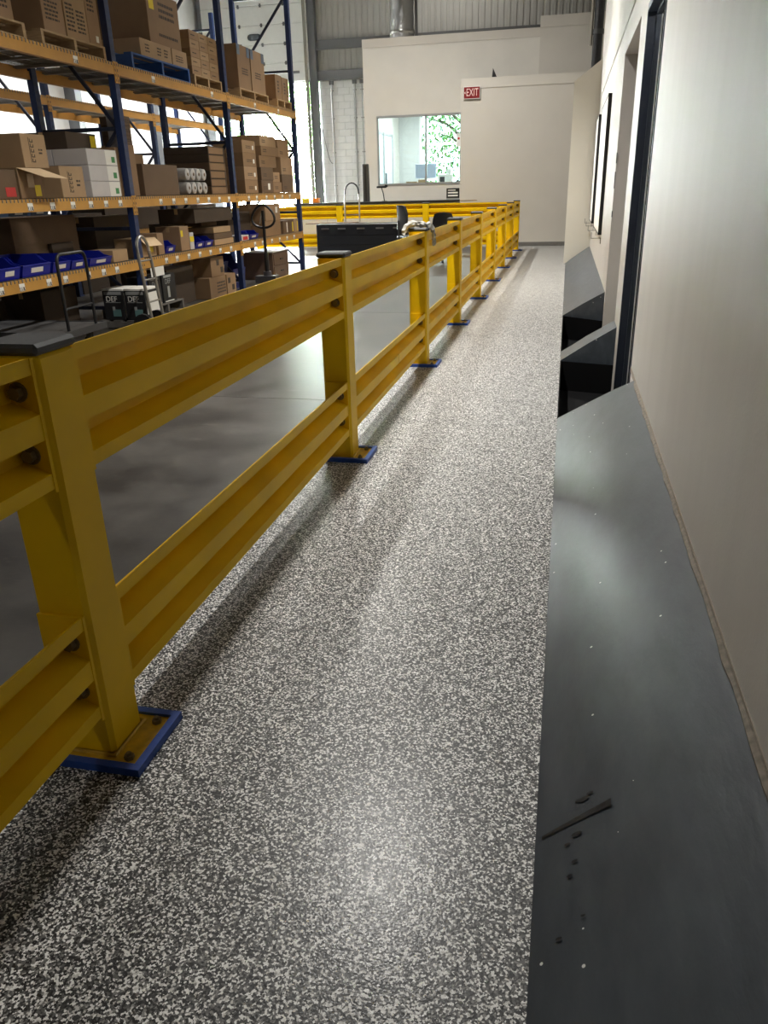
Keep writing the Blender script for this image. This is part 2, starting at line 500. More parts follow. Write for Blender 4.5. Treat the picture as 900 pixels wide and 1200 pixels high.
# dark paint streak and drips that lie on the near curb
def on_curb(x, y): return 0.315 * (x - 0.016) / (XW - 0.016) + 0.006 * math.sin(math.pi * (x - 0.016) / (XW - 0.016)) + 0.004
M_STREAK = mat('dark_paint_streak', rgb(14, 17, 22), 0.3)
s = MB(); n = 10; pts = []
for k in range(n + 1):
    t = k / n
    x = 0.03 + 0.148 * t; y = 1.405 + 0.028 * t; w = 0.004 + 0.007 * t
    pts += [(x, y - w, on_curb(x, y)), (x, y + w, on_curb(x, y))]
s.poly(pts, [(2*k, 2*k+2, 2*k+3, 2*k+1) for k in range(n)])
s.build('paint_streak', M_STREAK, c1)
for x, y, r in ((.12, 1.475, .008), (.135, 1.487, .005), (.11, 1.477, .005), (.105, 1.375, .007), (.085, 1.355, .004), (.1, 1.30, .004), (.09, 1.265, .004), (.115, 1.155, .003), (.07, 1.12, .004)):
    d = MB(); d.poly([(x + r*1.6*math.cos(a*.785), y + r*math.sin(a*.785), on_curb(x + r*1.6*math.cos(a*.785), y)) for a in range(8)], [tuple(range(8))])
    d.build('paint_drip', M_STREAK, c1)

# right wall with two openings
H1, H2 = 2.52, 2.60
w = MB()
ZT = CEIL
O1a, O1b, O2a, O2b = 5.15, 6.42, 7.12, 9.05
w.box(XW, 0.80, -16.0, O1a, -0.3, ZT)
w.box(XW, 0.80, O1a, O1b, H1, ZT)
w.box(XW, 0.80, O1b, O2a, -0.42, ZT)
w.box(XW, 0.80, O2a, O2b, H2, ZT)
w.box(XW, 0.80, O2b, 16.9, -0.42, ZT)
wr = struct('wall_right', w, M_WALLR, 'scuffed white wall on the right with two openings', cat='wall')
MB().box(XW - 0.007, XW + 0.01, 7.4, 16.42, 2.86, ZT).build('upper_panel', M_WALLR, wr)
MB().box(XW - 0.003, XW + 0.01, -4.0, O1a - 0.005, 0.30, 0.335).build('base_line', mat('dirty_base', rgb(150, 140, 126), 0.8), wr)
# black scuffs and chips on the wall corner
for y, z, h in ((8.98, 1.62, .10), (9.0, 1.38, .16), (8.99, 1.1, .06)):
    MB().box(XW - 0.004, XW + 0.005, y + 0.045, y + 0.06, z, z + h).build('corner_chip', M_GIRT, wr)
# door 1: navy frame with stop, weather strip and dark leaf
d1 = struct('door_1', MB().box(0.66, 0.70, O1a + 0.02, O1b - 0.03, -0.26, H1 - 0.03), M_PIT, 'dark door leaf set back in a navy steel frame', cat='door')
MB().box(XW - 0.006, 0.512, O1b - 0.012, O1b + 0.03, -0.26, H1).box(XW - 0.006, 0.512, O1a - 0.004, O1a + 0.02, -0.26, H1).box(XW - 0.006, 0.512, O1a, O1b, H1 - 0.02, H1 + 0.03).build('door_frame', M_NAVY, d1)
MB().box(0.512, 0.545, O1b - 0.03, O1b + 0.01, -0.26, H1).box(0.512, 0.545, O1a, O1b, H1 - 0.04, H1).build('door_stop', M_NAVY2, d1)
MB().box(0.545, 0.553, O1b - 0.034, O1b, -0.26, H1 - 0.04).build('weather_strip', M_WHITE, d1)
MB().box(0.553, 0.66, O1b - 0.02, O1b + 0.01, -0.26, H1).build('rear_rebate', M_PIT, d1)
# opening 2: plain painted reveal closed by a grey leaf at the back
d2 = struct('door_2', MB().box(0.74, 0.79, O2a, O2b, -0.26, H2), mat('taupe_paint', rgb(150, 142, 134), 0.6, var=0.04), 'taupe door leaf deep in the plain wall opening', cat='door')
MB().box(0.70, 0.74, O2a + 0.1, O2a + 0.14, 0.6, 0.8).build('door_handle', M_CHROME, d2)

# wing wall standing across the end of the long curb
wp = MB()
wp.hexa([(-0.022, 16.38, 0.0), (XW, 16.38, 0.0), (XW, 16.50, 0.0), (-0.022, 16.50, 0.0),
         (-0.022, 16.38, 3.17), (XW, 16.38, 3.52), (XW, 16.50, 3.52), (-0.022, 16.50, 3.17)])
struct('wall_wing', wp, M_WINGLIT, 'white wing wall with a sloping top at the end of the curb', cat='wall')

# EXIT wall at the end of the walkway
YE = 21.40
we = struct('wall_end', MB().box(-2.74, 2.6, YE, YE + 0.14, 0, 3.68), M_DRY, 'plain grey white wall at the end of the walkway under the exit sign', cat='wall')
MB().box(-2.745, 2.6, YE - 0.012, YE + 0.15, 3.68, 3.90).build('fascia', M_DRY, we)
MB().box(-2.748, -2.742, YE - 0.005, YE + 0.01, 0.0, 1.14).box(-2.742, -2.30, YE - 0.008, YE + 0.002, 1.125, 1.14).build('panel_joint', mat('joint_brown', rgb(140, 118, 92), 0.7), we)
MB().box(-2.76, -2.74, YE + .14, YE + 1.3, 0, 3.9).build('side_return', M_DRY, we)
struct('baseboard_end', MB().prism([(YE - 0.012, 0.0), (YE, 0.0), (YE, 0.10), (YE - 0.006, 0.10), (YE - 0.012, 0.085)], -1.36, 2.6, 'x'), mat('cove_base_grey', rgb(110, 108, 104), 0.5, var=0.3, scale=60), 'grey cove baseboard along the end wall', cat='baseboard')

# office wall with the window, behind the counter
YO = 22.80
OX0, OX1, OZ = -5.56, -0.92, 4.90
WX0, WX1, WZ0, WZ1 = -5.19, -2.80, 1.58, 3.25
wo = MB()
wo.box(OX0, WX0, YO, YO + 0.14, 0, OZ).box(WX1, OX1, YO, YO + 0.14, 0, OZ)
wo.box(WX0, WX1, YO, YO + 0.14, 0, WZ0).box(WX0, WX1, YO, YO + 0.14, WZ1, OZ)
wof = struct('wall_office', wo, M_WALLW, 'tall white office wall holding the interior window', cat='wall')
MB().box(OX0 - 0.004, OX1, YO - 0.012, YO + 0.15, OZ, OZ + 0.20).build('fascia', M_DRY, wof)
wu = struct('wall_upper', MB().box(-0.93, 2.6, YO - 0.25, YO + 0.3, 0, 5.05), M_DRY, 'raised grey white block above the end wall', cat='wall')
MB().box(-0.936, 2.6, YO - 0.262, YO + 0.3, 5.05, 5.30).build('fascia', M_DRY, wu)
struct('wall_office_left', MB().box(OX0, OX0 + 0.12, YO + 0.14, 26.9, 0, OZ), M_WALLW, 'white left side wall of the glazed office', cat='wall')
struct('wall_office_right', MB().box(-1.0, -0.9, YO + 0.14, 26.9, 0, OZ), M_WALLW, 'white right side wall inside the glazed office', cat='wall')
struct('ceiling_office', MB().box(OX0, -0.9, YO + 0.14, 26.9, 3.95, 4.05), M_WALLW, 'white ceiling inside the glazed office', cat='ceiling')
# interior window
win = struct('window_1', MB().box(WX0 - .03, WX1 + .03, YO - 0.02, YO + 0.06, WZ1 - 0.02, WZ1 + 0.035).box(WX0 - .03, WX1 + .03, YO - 0.02, YO + 0.06, WZ0 - 0.035, WZ0 + 0.02).box(WX0 - .03, WX0 + .02, YO - 0.02, YO + 0.06, WZ0, WZ1).box(WX1 - .02, WX1 + .03, YO - 0.02, YO + 0.06, WZ0, WZ1),
             mat('aluminium_frame', rgb(170, 172, 172), 0.4, 0.4), 'wide aluminium framed interior window of the office', cat='window')
MB().box(-3.885, -3.845, YO - 0.02, YO + 0.06, WZ0, WZ1).build('mullion', MATS['aluminium_frame'], win)
MB().box(-2.935, -2.915, YO - 0.015, YO + 0.06, WZ0, WZ1).build('mullion', MATS['aluminium_frame'], win)
for a, b_ in ((WX0 + .02, -3.885), (-3.845, -2.935), (-2.915, WX1 - .02)):
    MB().box(a, b_, YO + 0.016, YO + 0.024, WZ0 + .02, WZ1 - .02).build('pane', M_GLASS, win)

# far outside wall: block, sheet metal, girts, roller door opening, office outside window
YF = 27.0
DX0, DX1, DZ = -11.62, -8.06, 4.70
EW0, EW1, EZ0, EZ1 = -4.75, -2.2, 0.75, 3.75
wb = MB()
wb.box(DX1 + 0.02, EW0, YF, YF + 0.2, 0, 4.72).box(EW1, 3.0, YF, YF + 0.2, 0, 4.72)
wb.box(EW0, EW1, YF, YF + 0.2, 0, EZ0).box(EW0, EW1, YF, YF + 0.2, EZ1, 4.72)
wb.box(-12.2, DX0, YF, YF + 0.2, 0, 4.72)
wbk = struct('wall_far', wb, mat('mortar_white', rgb(196, 196, 194), 0.7), 'white block outside wall beside the bright doorway', cat='wall')
bw, bh = 0.40, 0.2
me_full = MB().cham(0, bw - .008, -0.022, 0.004, 0, bh - .008, 0.004).mesh('wall_block', M_BLOCK)
me_half = MB().cham(0, bw/2 - .008, -0.022, 0.004, 0, bh - .008, 0.004).mesh('wall_block', M_BLOCK)
nb = 0
for r in range(5, 23):
    x = DX1 + 0.03; z = 0.10 + r * bh
    if r % 2:
        place('wall_block', me_half, wbk, (x, YF, z)); x += bw / 2
    while x + bw < OX0 - 0.55:
        place('wall_block', me_full, wbk, (x, YF, z)); x += bw
        nb += 1
# corrugated sheet wall above
prof = []
x = -12.2; k = 0
cs = MB(); pts = []; P = 0.19
while x < 3.0:
    pts += [(x, YF - 0.032), (x + P*.55, YF - 0.032), (x + P*.65, YF - 0.012), (x + P*.9, YF - 0.012)]
    x += P
n = len(pts)
cs.poly([(a, b_, 4.70) for a, b_ in pts] + [(a, b_, CEIL) for a, b_ in pts], [(i, i+1, n+i+1, n+i) for i in range(n-1)])
cs.box(-12.2, 3.0, YF, YF + 0.2, 4.72, CEIL)
ws = struct('wall_sheet_metal', cs, M_METALW, 'grey corrugated sheet metal wall high at the far end', cat='wall')
for z0, z1 in ((5.56, 5.82), (4.72, 4.98)):
    m_ = MB().box(DX1, 2.9, YF - 0.20, YF - 0.06, z0, z1)
    m_.build('girt', M_GIRT, ws)
    MB().box(DX1, 2.9, YF - 0.23, YF - 0.20, z0 - .02, z0 + 0.02).build('girt_lip', M_GIRT, ws)
MB().box(-8.28, -8.03, YF - 0.30, YF - 0.06, 0, CEIL).build('steel_column', mat('column_grey', rgb(96, 98, 100), 0.5), ws)
MB().box(-11.9, -11.62, YF - 0.30, YF - 0.06, 0, CEIL).build('steel_column', MATS['column_grey'], ws)
# raised sectional door: panels, hinges, small window, pull handle
d3 = thing('door_3', 'white sectional overhead door raised above the bright doorway', 'door', (0, YF - 0.34, 0)); tag(d3, kind='structure')
z = DZ; k = 0
while z < CEIL:
    z1 = min(z + 0.53, CEIL)
    MB().cham(DX0 - .1, DX1 + .1 - 0.28, -0.05, 0.0, z + .006, z1 - .004, 0.006).build('door_panel', M_DOORW, d3)
    for hx in (-11.2, -10.45, -9.72, -8.98):
        MB().box(hx - .03, hx + .03, -0.068, -0.05, z1 - .05, z1 + .05).cyl((hx - .045, -0.07, z1), (hx + .045, -0.07, z1), 0.012, n=6).build('hinge', M_GIRT, d3)
    z = z1
wn = MB(); pts = [(-9.98 + sx*(0.14) + 0.09*math.cos(t), 5.98 + 0.09*math.sin(t)) for sx, t in [(1, -1.57), (1, -.8), (1, 0), (1, .8), (1, 1.57), (-1, 1.57), (-1, 2.4), (-1, 3.14), (-1, 3.9), (-1, 4.71)]]
wn.prism([(a, b_) for a, b_ in [(p[0], p[1]) for p in pts]], 0, 0.02, 'z')
o = wn.build('vision_window', mat('dark_glass', rgb(70, 76, 80), 0.15), d3, loc=(0, -0.05, 0), rot=(math.radians(90), 0, 0))
MB().box(-8.75, -8.55, -0.075, -0.05, 4.92, 4.99).build('pull_handle', M_GIRT, d3)
MB().box(-8.36, -8.28, -0.09, 0.03, 0.0, CEIL).build('door_track', M_WIRE, d3)

# left building wall behind the racks, roof, back wall
wl = struct('wall_left', MB().box(-12.2, -12.0, -16.0, 27.0, 0, CEIL), M_BLOCK, 'white left wall seen behind the racks', cat='wall')
for y in (2.0, 6.2, 10.4, 14.6, 18.8, 23.0):
    MB().box(-12.0, -11.72, y, y + 0.28, 0, CEIL).build('steel_column', mat('column_grey', rgb(96, 98, 100), 0.5), wl)
struct('wall_back', MB().box(-12.2, 3.0, -16.2, -16.0, -0.3, CEIL), M_WALLW, 'white wall behind the camera', cat='wall')
struct('wall_annex', MB().box(2.6, 2.8, 16.4, 27.0, -.3, CEIL).box(.8, 2.6, 16.4, 16.6, -.3, CEIL), M_WALLW, 'white wall beyond the wing wall', cat='wall')
struct('ceiling', MB().box(-12.2, 3.0, -16.2, 27.2, CEIL, CEIL + 0.2), mat('roof_deck', rgb(150, 150, 146), 0.6, var=0.03), 'pale roof deck of the warehouse', cat='ceiling')
# outside window of the office
w2 = MB()
for z in (EZ0, 1.75, 2.75, EZ1): w2.box(EW0, EW1, YF - 0.02, YF + 0.06, z - .03, z + .03)
for xx in (EW0, -3.35, EW1): w2.box(xx - .03, xx + .03, YF - 0.02, YF + 0.06, EZ0, EZ1)
win2 = struct('window_2', w2, M_WHITE, 'tall outside window of the office with trees behind', cat='window')
for z0, z1 in ((EZ0, 1.75), (1.75, 2.75), (2.75, EZ1)):
    for a, b_ in ((EW0, -3.35), (-3.35, EW1)):
        MB().box(a + .03, b_ - .03, YF + 0.016, YF + 0.024, z0 + .03, z1 - .03).build('pane', M_TINT, win2)
# ground and trees outside
struct('ground_outside', MB().box(-45, 45, 27.2, 90, -0.32, -0.12), mat('pale_asphalt', rgb(150, 150, 148), 0.9, var=0.1), 'pale asphalt yard outside the doorway', cat='ground')
M_LEAF = mat('tree_leaves', rgb(104, 150, 74), 0.6, var=0.4, scale=2)
M_BARK = mat('tree_bark', rgb(96, 82, 66), 0.9, var=0.2, scale=10)
def tree(x, y, h, label, seed):
    t = thing('tree', label, 'tree', (x, y, -0.12), group='trees outside the office window')
    rr = random.Random(seed)
    tr = MB()
    tr.tube([(0,0,0), (.05,0,h*.25), (-.05,.1,h*.5), (.1,0,h*.8)], 0.2, 8, radii=[.22,.17,.12,.05])
    for k in range(7):
        a = rr.uniform(0, 6.28); z = h*rr.uniform(.3,.65); l = h*rr.uniform(.18,.3)
        tr.tube([(0,0,z), (math.cos(a)*l*.5, math.sin(a)*l*.5, z + l*.35), (math.cos(a)*l, math.sin(a)*l, z + l*.5)], .06, 6, radii=[.08,.05,.02])
    tr.build('trunk', M_BARK, t, smooth=True)
    lf = MB(); clumps = [(rr.gauss(0, h*.2), rr.gauss(0, h*.2), h*rr.uniform(.3, 1.0)) for _ in range(26)]
    for k in range(3600):
        c = rr.choice(clumps); s_ = h*.09
        p = Vector((c[0] + rr.gauss(0, s_), c[1] + rr.gauss(0, s_), c[2] + rr.gauss(0, s_)))
        e = Euler((rr.uniform(0,6), rr.uniform(0,6), rr.uniform(0,6))).to_matrix(); q = rr.uniform(.07, .15)
        lf.poly([p + e @ Vector(v) * q for v in ((-1,0,0), (0,-.45,.1), (1,0,0), (0,.45,.1))], [(0,1,2,3)])
    tag(lf.build('foliage', M_LEAF, t), kind='stuff')
tree(-12.0, 35.0, 7.0, 'leafy green tree outside, left of the two behind the office window', 1)
tree(-4.6, 38.0, 8.0, 'leafy green tree outside, right of the two behind the office window', 2)

# high-bay fixtures (out of frame, above; some added as fill): housing, diffuser, hanger and the lamp itself
for k, (x, y, z, wt, colr, spr, where) in enumerate(HIGH_BAYS):
    t = thing('high_bay_lamp', 'linear high bay lamp ' + where, 'lamp', (x, y, z), group='high bay lamps')
    MB().cham(-0.2, 0.2, -0.62, 0.62, 0.02, 0.10, 0.01).build('housing', M_WHITE, t)
    MB().cyl((0, -.4, .1), (0, -.4, CEIL - z), .006, n=6).cyl((0, .4, .1), (0, .4, CEIL - z), .006, n=6).build('hanger', M_WIRE, t)
    ld = bpy.data.lights.new('high_bay_light', 'AREA')
    ld.shape = 'RECTANGLE'; ld.size = 0.22; ld.size_y = 1.2; ld.energy = wt; ld.color = colr; ld.spread = math.radians(spr)
    lo = bpy.data.objects.new('lamp_light', ld); COL.objects.link(lo); lo.parent = t; lo.location = (0, 0, 0.0)
# ceiling panel lamp added to brighten the office interior
t = thing('office_fill_lamp', 'added square panel lamp brightening the office from its ceiling', 'lamp', (-3.6, 24.6, 3.95))
MB().box(-.62, .62, -.62, .62, -.03, 0).box(-.6, .6, -.6, .6, -.04, -.03).build('panel_housing', M_WHITE, t)
ld = bpy.data.lights.new('office_fill_light', 'AREA'); ld.size = 1.1; ld.energy = 240; ld.color = (.93, .98, 1)
lo = bpy.data.objects.new('lamp_light', ld); COL.objects.link(lo); lo.parent = t; lo.location = (0, 0, -.05)
# ================================================================== GUARD RAIL
PX1, PX0 = -1.116, -1.264            # post faces (walkway side, warehouse side)
PW = 0.148
PH = 1.108
post_far_edge = [-0.936, 1.624, 4.186, 6.737, 8.959, 11.18, 13.40, 15.63, 17.78, 19.95]
ORD = ['off the left edge, behind', 'first', 'second', 'third', 'fourth', 'fifth', 'sixth', 'seventh', 'eighth', 'ninth and last']

def make_post_parts(root):
    # square tube with rounded edges
    MB().cham(-PW/2, PW/2, -PW/2, PW/2, 0.012, PH, 0.012).build('post_tube', M_YEL, root)
    MB().cham(-PW/2 - .004, PW/2 + .004, -PW/2 - .004, PW/2 + .004, PH - 0.004, PH + 0.022, 0.008).build('post_cap', M_CAP, root)
    bp = MB().box(-0.13, 0.15, -0.105, 0.105, 0.0, 0.014).build('base_plate', M_YELD, root)
    # weld bead round the foot
    wd = MB(); c = PW/2 + .004
    wd.tube([(-c,-c,.016), (c,-c,.016), (c,c,.016), (-c,c,.016)], .007, 6, closed=True).build('weld_bead', M_YELD, bp)
    for bx_, by_ in ((.118, -.078), (.118, .078), (-.105, -.078), (-.105, .078)):
        MB().cyl((bx_, by_, .014), (bx_, by_, .026), .014, n=6).cyl((bx_, by_, .026), (bx_, by_, .034), .007, n=8).build('anchor_bolt', M_BOLT, bp)
    # blue painted edging round the plate
    e = 0.022
    for (a, b_, c_, d_) in ((-.152, .172, -.127, -.105), (-.152, .172, .105, .127), (.150, .172, -.105, .105), (-.152, -.130, -.105, .105)):
        MB().prism([(a, c_), (b_, c_), (b_, d_), (a, d_)], 0.0, 0.024, 'z').build('blue_edging', M_BLUEP, root)

proto_post = None
posts = []
for k, ye in enumerate(post_far_edge):
    lab = ('yellow square guard post with black cap at the near end, mostly out of frame' if k == 0 else
           'yellow guard post with black cap, %s from the camera along the walkway' % (['', 'nearest', 'second', 'third', 'fourth', 'fifth', 'sixth', 'seventh', 'eighth', 'ninth and farthest'][k]))
    if proto_post is None:
        proto_post = thing('guard_post', lab, 'post', group='guard posts along the walkway')
        make_post_parts(proto_post); t = proto_post
    else:
        t = copy_tree(proto_post)
    t['label'] = lab
    t.location = ((PX0 + PX1)/2, ye - PW/2, 0)
    posts.append(t)

# ribbed rail profile (x toward the walkway, z up), thickness t
def rail_profile():
    D = 0.078
    f = [(D, 0.305), (D, 0.268), (0.012, 0.252), (0.012, 0.205), (D, 0.178), (D, 0.118), (0.012, 0.100), (0.012, 0.062), (D, 0.036), (D, 0.0)]
    back = [(x - 0.005, z) for x, z in f]
    return f + back[::-1]
RP = rail_profile()
XR = -1.206                          # back plane of the rails
def make_rail(ya, yb, z, label, seam=False):
    t = thing('guard_rail', label, 'guard rail', (XR, ya, z), group='ribbed rails along the walkway')
    L = yb - ya
    MB().prism([(x, zz) for x, zz in RP], 0.008, L - 0.008, 'y').build('ribbed_beam', M_YEL, t)
    for s, y0 in ((0, 0.0), (1, L - 0.010)):
        pl = MB().box(-0.05, 0.080, y0, y0 + 0.010, -0.010, 0.304).build('end_plate', M_YEL, t)
        for zz in (0.228, 0.081):
            yb0 = y0 if s == 0 else y0
            # bolt heads stand off the plate, into the rail's recess
            ya_, yb_ = (0.010, 0.030) if s == 0 else (L - 0.030, L - 0.010)
            MB().cyl((0.036, ya_, zz), (0.036, yb_, zz), 0.016, n=6).build('bolt_head', M_BOLT, pl)
            MB().cyl((0.036, (0.010 if s == 0 else L - 0.014), zz), (0.036, (0.014 if s == 0 else L - 0.010), zz), 0.023, n=14).build('washer', M_BOLT, pl)
    if seam:
        MB().box(0.074, 0.0805, L*0.52, L*0.52 + 0.012, 0.116, 0.18).build('splice_seam', M_YELD, t)
    return t
NAMES = ['leftmost cut-off', 'nearest', 'second', 'third', 'fourth', 'fifth', 'sixth', 'seventh', 'eighth']
for k in range(9):
    ya = post_far_edge[k] + 0.001; yb = post_far_edge[k+1] - PW - 0.001
    where = ('entering the frame at the left edge, before the nearest post' if k == 0 else
             'between the %s and %s guard posts' % (['', 'nearest', 'second', 'third', 'fourth', 'fifth', 'sixth', 'seventh', 'eighth'][k], ['', 'second', 'third', 'fourth', 'fifth', 'sixth', 'seventh', 'eighth', 'ninth'][k]))
    make_rail(ya, yb, 0.798, 'upper yellow ribbed steel rail ' + where)
    make_rail(ya, yb, 0.146, 'lower yellow ribbed steel rail ' + where, seam=(k in (2, 3)))

# cross run at the far end, facing the camera
YC = 19.95 - PW/2
cross_x = [-1.19 - 2.18*k for k in range(1, 5)]
for k, x in enumerate(cross_x):
    t = copy_tree(proto_post); t.location = (x, YC, 0); t.rotation_euler = (0, 0, -math.pi/2)
    t['label'] = ['yellow guard post of the far cross run, just left of the walkway end', 'yellow guard post of the far cross run behind the black office chairs', 'yellow guard post of the far cross run left of the chrome hand truck', 'yellow guard post of the far cross run behind the pallet rack'][k]
    t['group'] = 'guard posts of the far cross run'
def make_cross(x0, x1, z, label):
    t = thing('guard_rail', label, 'guard rail', (x0, YC + 0.016, z), group='ribbed rails of the far cross run')
    L = x1 - x0
    MB().prism([(-x, zz) for x, zz in RP], 0.008, L - 0.008, 'x').build('ribbed_beam', M_YEL, t)
    for x in (0.0, L - 0.01):
        pl = MB().box(x, x + 0.01, -0.080, 0.05, -0.010, 0.304).build('end_plate', M_YEL, t)
        for zz in (.228, .081):
            MB().cyl((x + (.01 if x == 0 else -.02), -.036, zz), (x + (.03 if x == 0 else 0), -.036, zz), .02, n=6).build('bolt_head', M_BOLT, pl)
ends = [-1.19] + cross_x
for k in range(4):
    x1 = ends[k] - PW/2 - .001; x0 = ends[k+1] + PW/2 + .001
    w_ = ['next to the walkway end', 'behind the black chairs', 'behind the chrome hand truck', 'farthest left, behind the rack'][k]
    make_cross(x0, x1, 0.798, 'upper rail of the far yellow cross run, ' + w_)
    make_cross(x0, x1, 0.146, 'lower rail of the far yellow cross run, ' + w_)

# grey plastic bag draped over the third post
rr = random.Random(11)
bag = MB()
path = [(-1.29, 6.50, 1.085), (-1.28, 6.53, 1.14), (-1.24, 6.60, 1.165), (-1.19, 6.66, 1.16), (-1.12, 6.70, 1.15), (-1.086, 6.73, 1.12), (-1.082, 6.76, 1.07), (-1.084, 6.79, 1.02), (-1.088, 6.80, 0.97)]
rad = [.012, .02, .024, .02, .02, .02, .017, .015, .008]
dense = []; dr = []
for i in range(len(path)-1):
    for s in range(4):
        t = s/4; dense.append(Vector(path[i]).lerp(Vector(path[i+1]), t)); dr.append((rad[i]*(1-t) + rad[i+1]*t)*rr.uniform(.7, 1.3))
bag.tube(dense, .03, 14, radii=dr)
for i, v in enumerate(bag.v):
    bag.v[i] = (v[0] + rr.uniform(-.007, .007), v[1] + rr.uniform(-.009, .009), v[2] + rr.uniform(-.006, .006))
tag(bag.build('plastic_bag', mat('grey_film', rgb(176, 174, 166), 0.6, var=0.15, scale=30), smooth=True), 'crumpled pale grey plastic bag draped over the third guard post', 'bag')
# ================================================================== PALLET RACKS
def barcode_mat():
    m = bpy.data.materials.new('barcode_label'); m.use_nodes = True
    nt = m.node_tree; b = nt.nodes['Principled BSDF']; b.inputs['Roughness'].default_value = 0.6
    tc = nt.nodes.new('ShaderNodeTexCoord')
    w = nt.nodes.new('ShaderNodeTexNoise'); w.inputs['Scale'].default_value = 14
    mp = nt.nodes.new('ShaderNodeMapping'); mp.inputs['Scale'].default_value = (0, 1, 0.12)
    nt.links.new(tc.outputs['Generated'], mp.inputs[0]); nt.links.new(mp.outputs[0], w.inputs['Vector'])
    g = nt.nodes.new('ShaderNodeMath'); g.operation = 'GREATER_THAN'; g.inputs[1].default_value = 0.5
    nt.links.new(w.outputs['Fac'], g.inputs[0])
    s = nt.nodes.new('ShaderNodeSeparateXYZ'); nt.links.new(tc.outputs['Generated'], s.inputs[0])
    lo = nt.nodes.new('ShaderNodeMath'); lo.operation = 'LESS_THAN'; lo.inputs[1].default_value = 0.55; nt.links.new(s.outputs[2], lo.inputs[0])
    mu = nt.nodes.new('ShaderNodeMath'); mu.operation = 'MULTIPLY'; nt.links.new(g.outputs[0], mu.inputs[0]); nt.links.new(lo.outputs[0], mu.inputs[1])
    mx = nt.nodes.new('ShaderNodeMix'); mx.data_type = 'RGBA'
    mx.inputs['A'].default_value = rgb(236, 234, 226); mx.inputs['B'].default_value = rgb(70, 68, 64)
    nt.links.new(mu.outputs[0], mx.inputs['Factor']); nt.links.new(mx.outputs['Result'], b.inputs['Base Color'])
    return m
M_BAR = barcode_mat()
LV = [0.73, 1.43, 2.80]
BH = 0.115

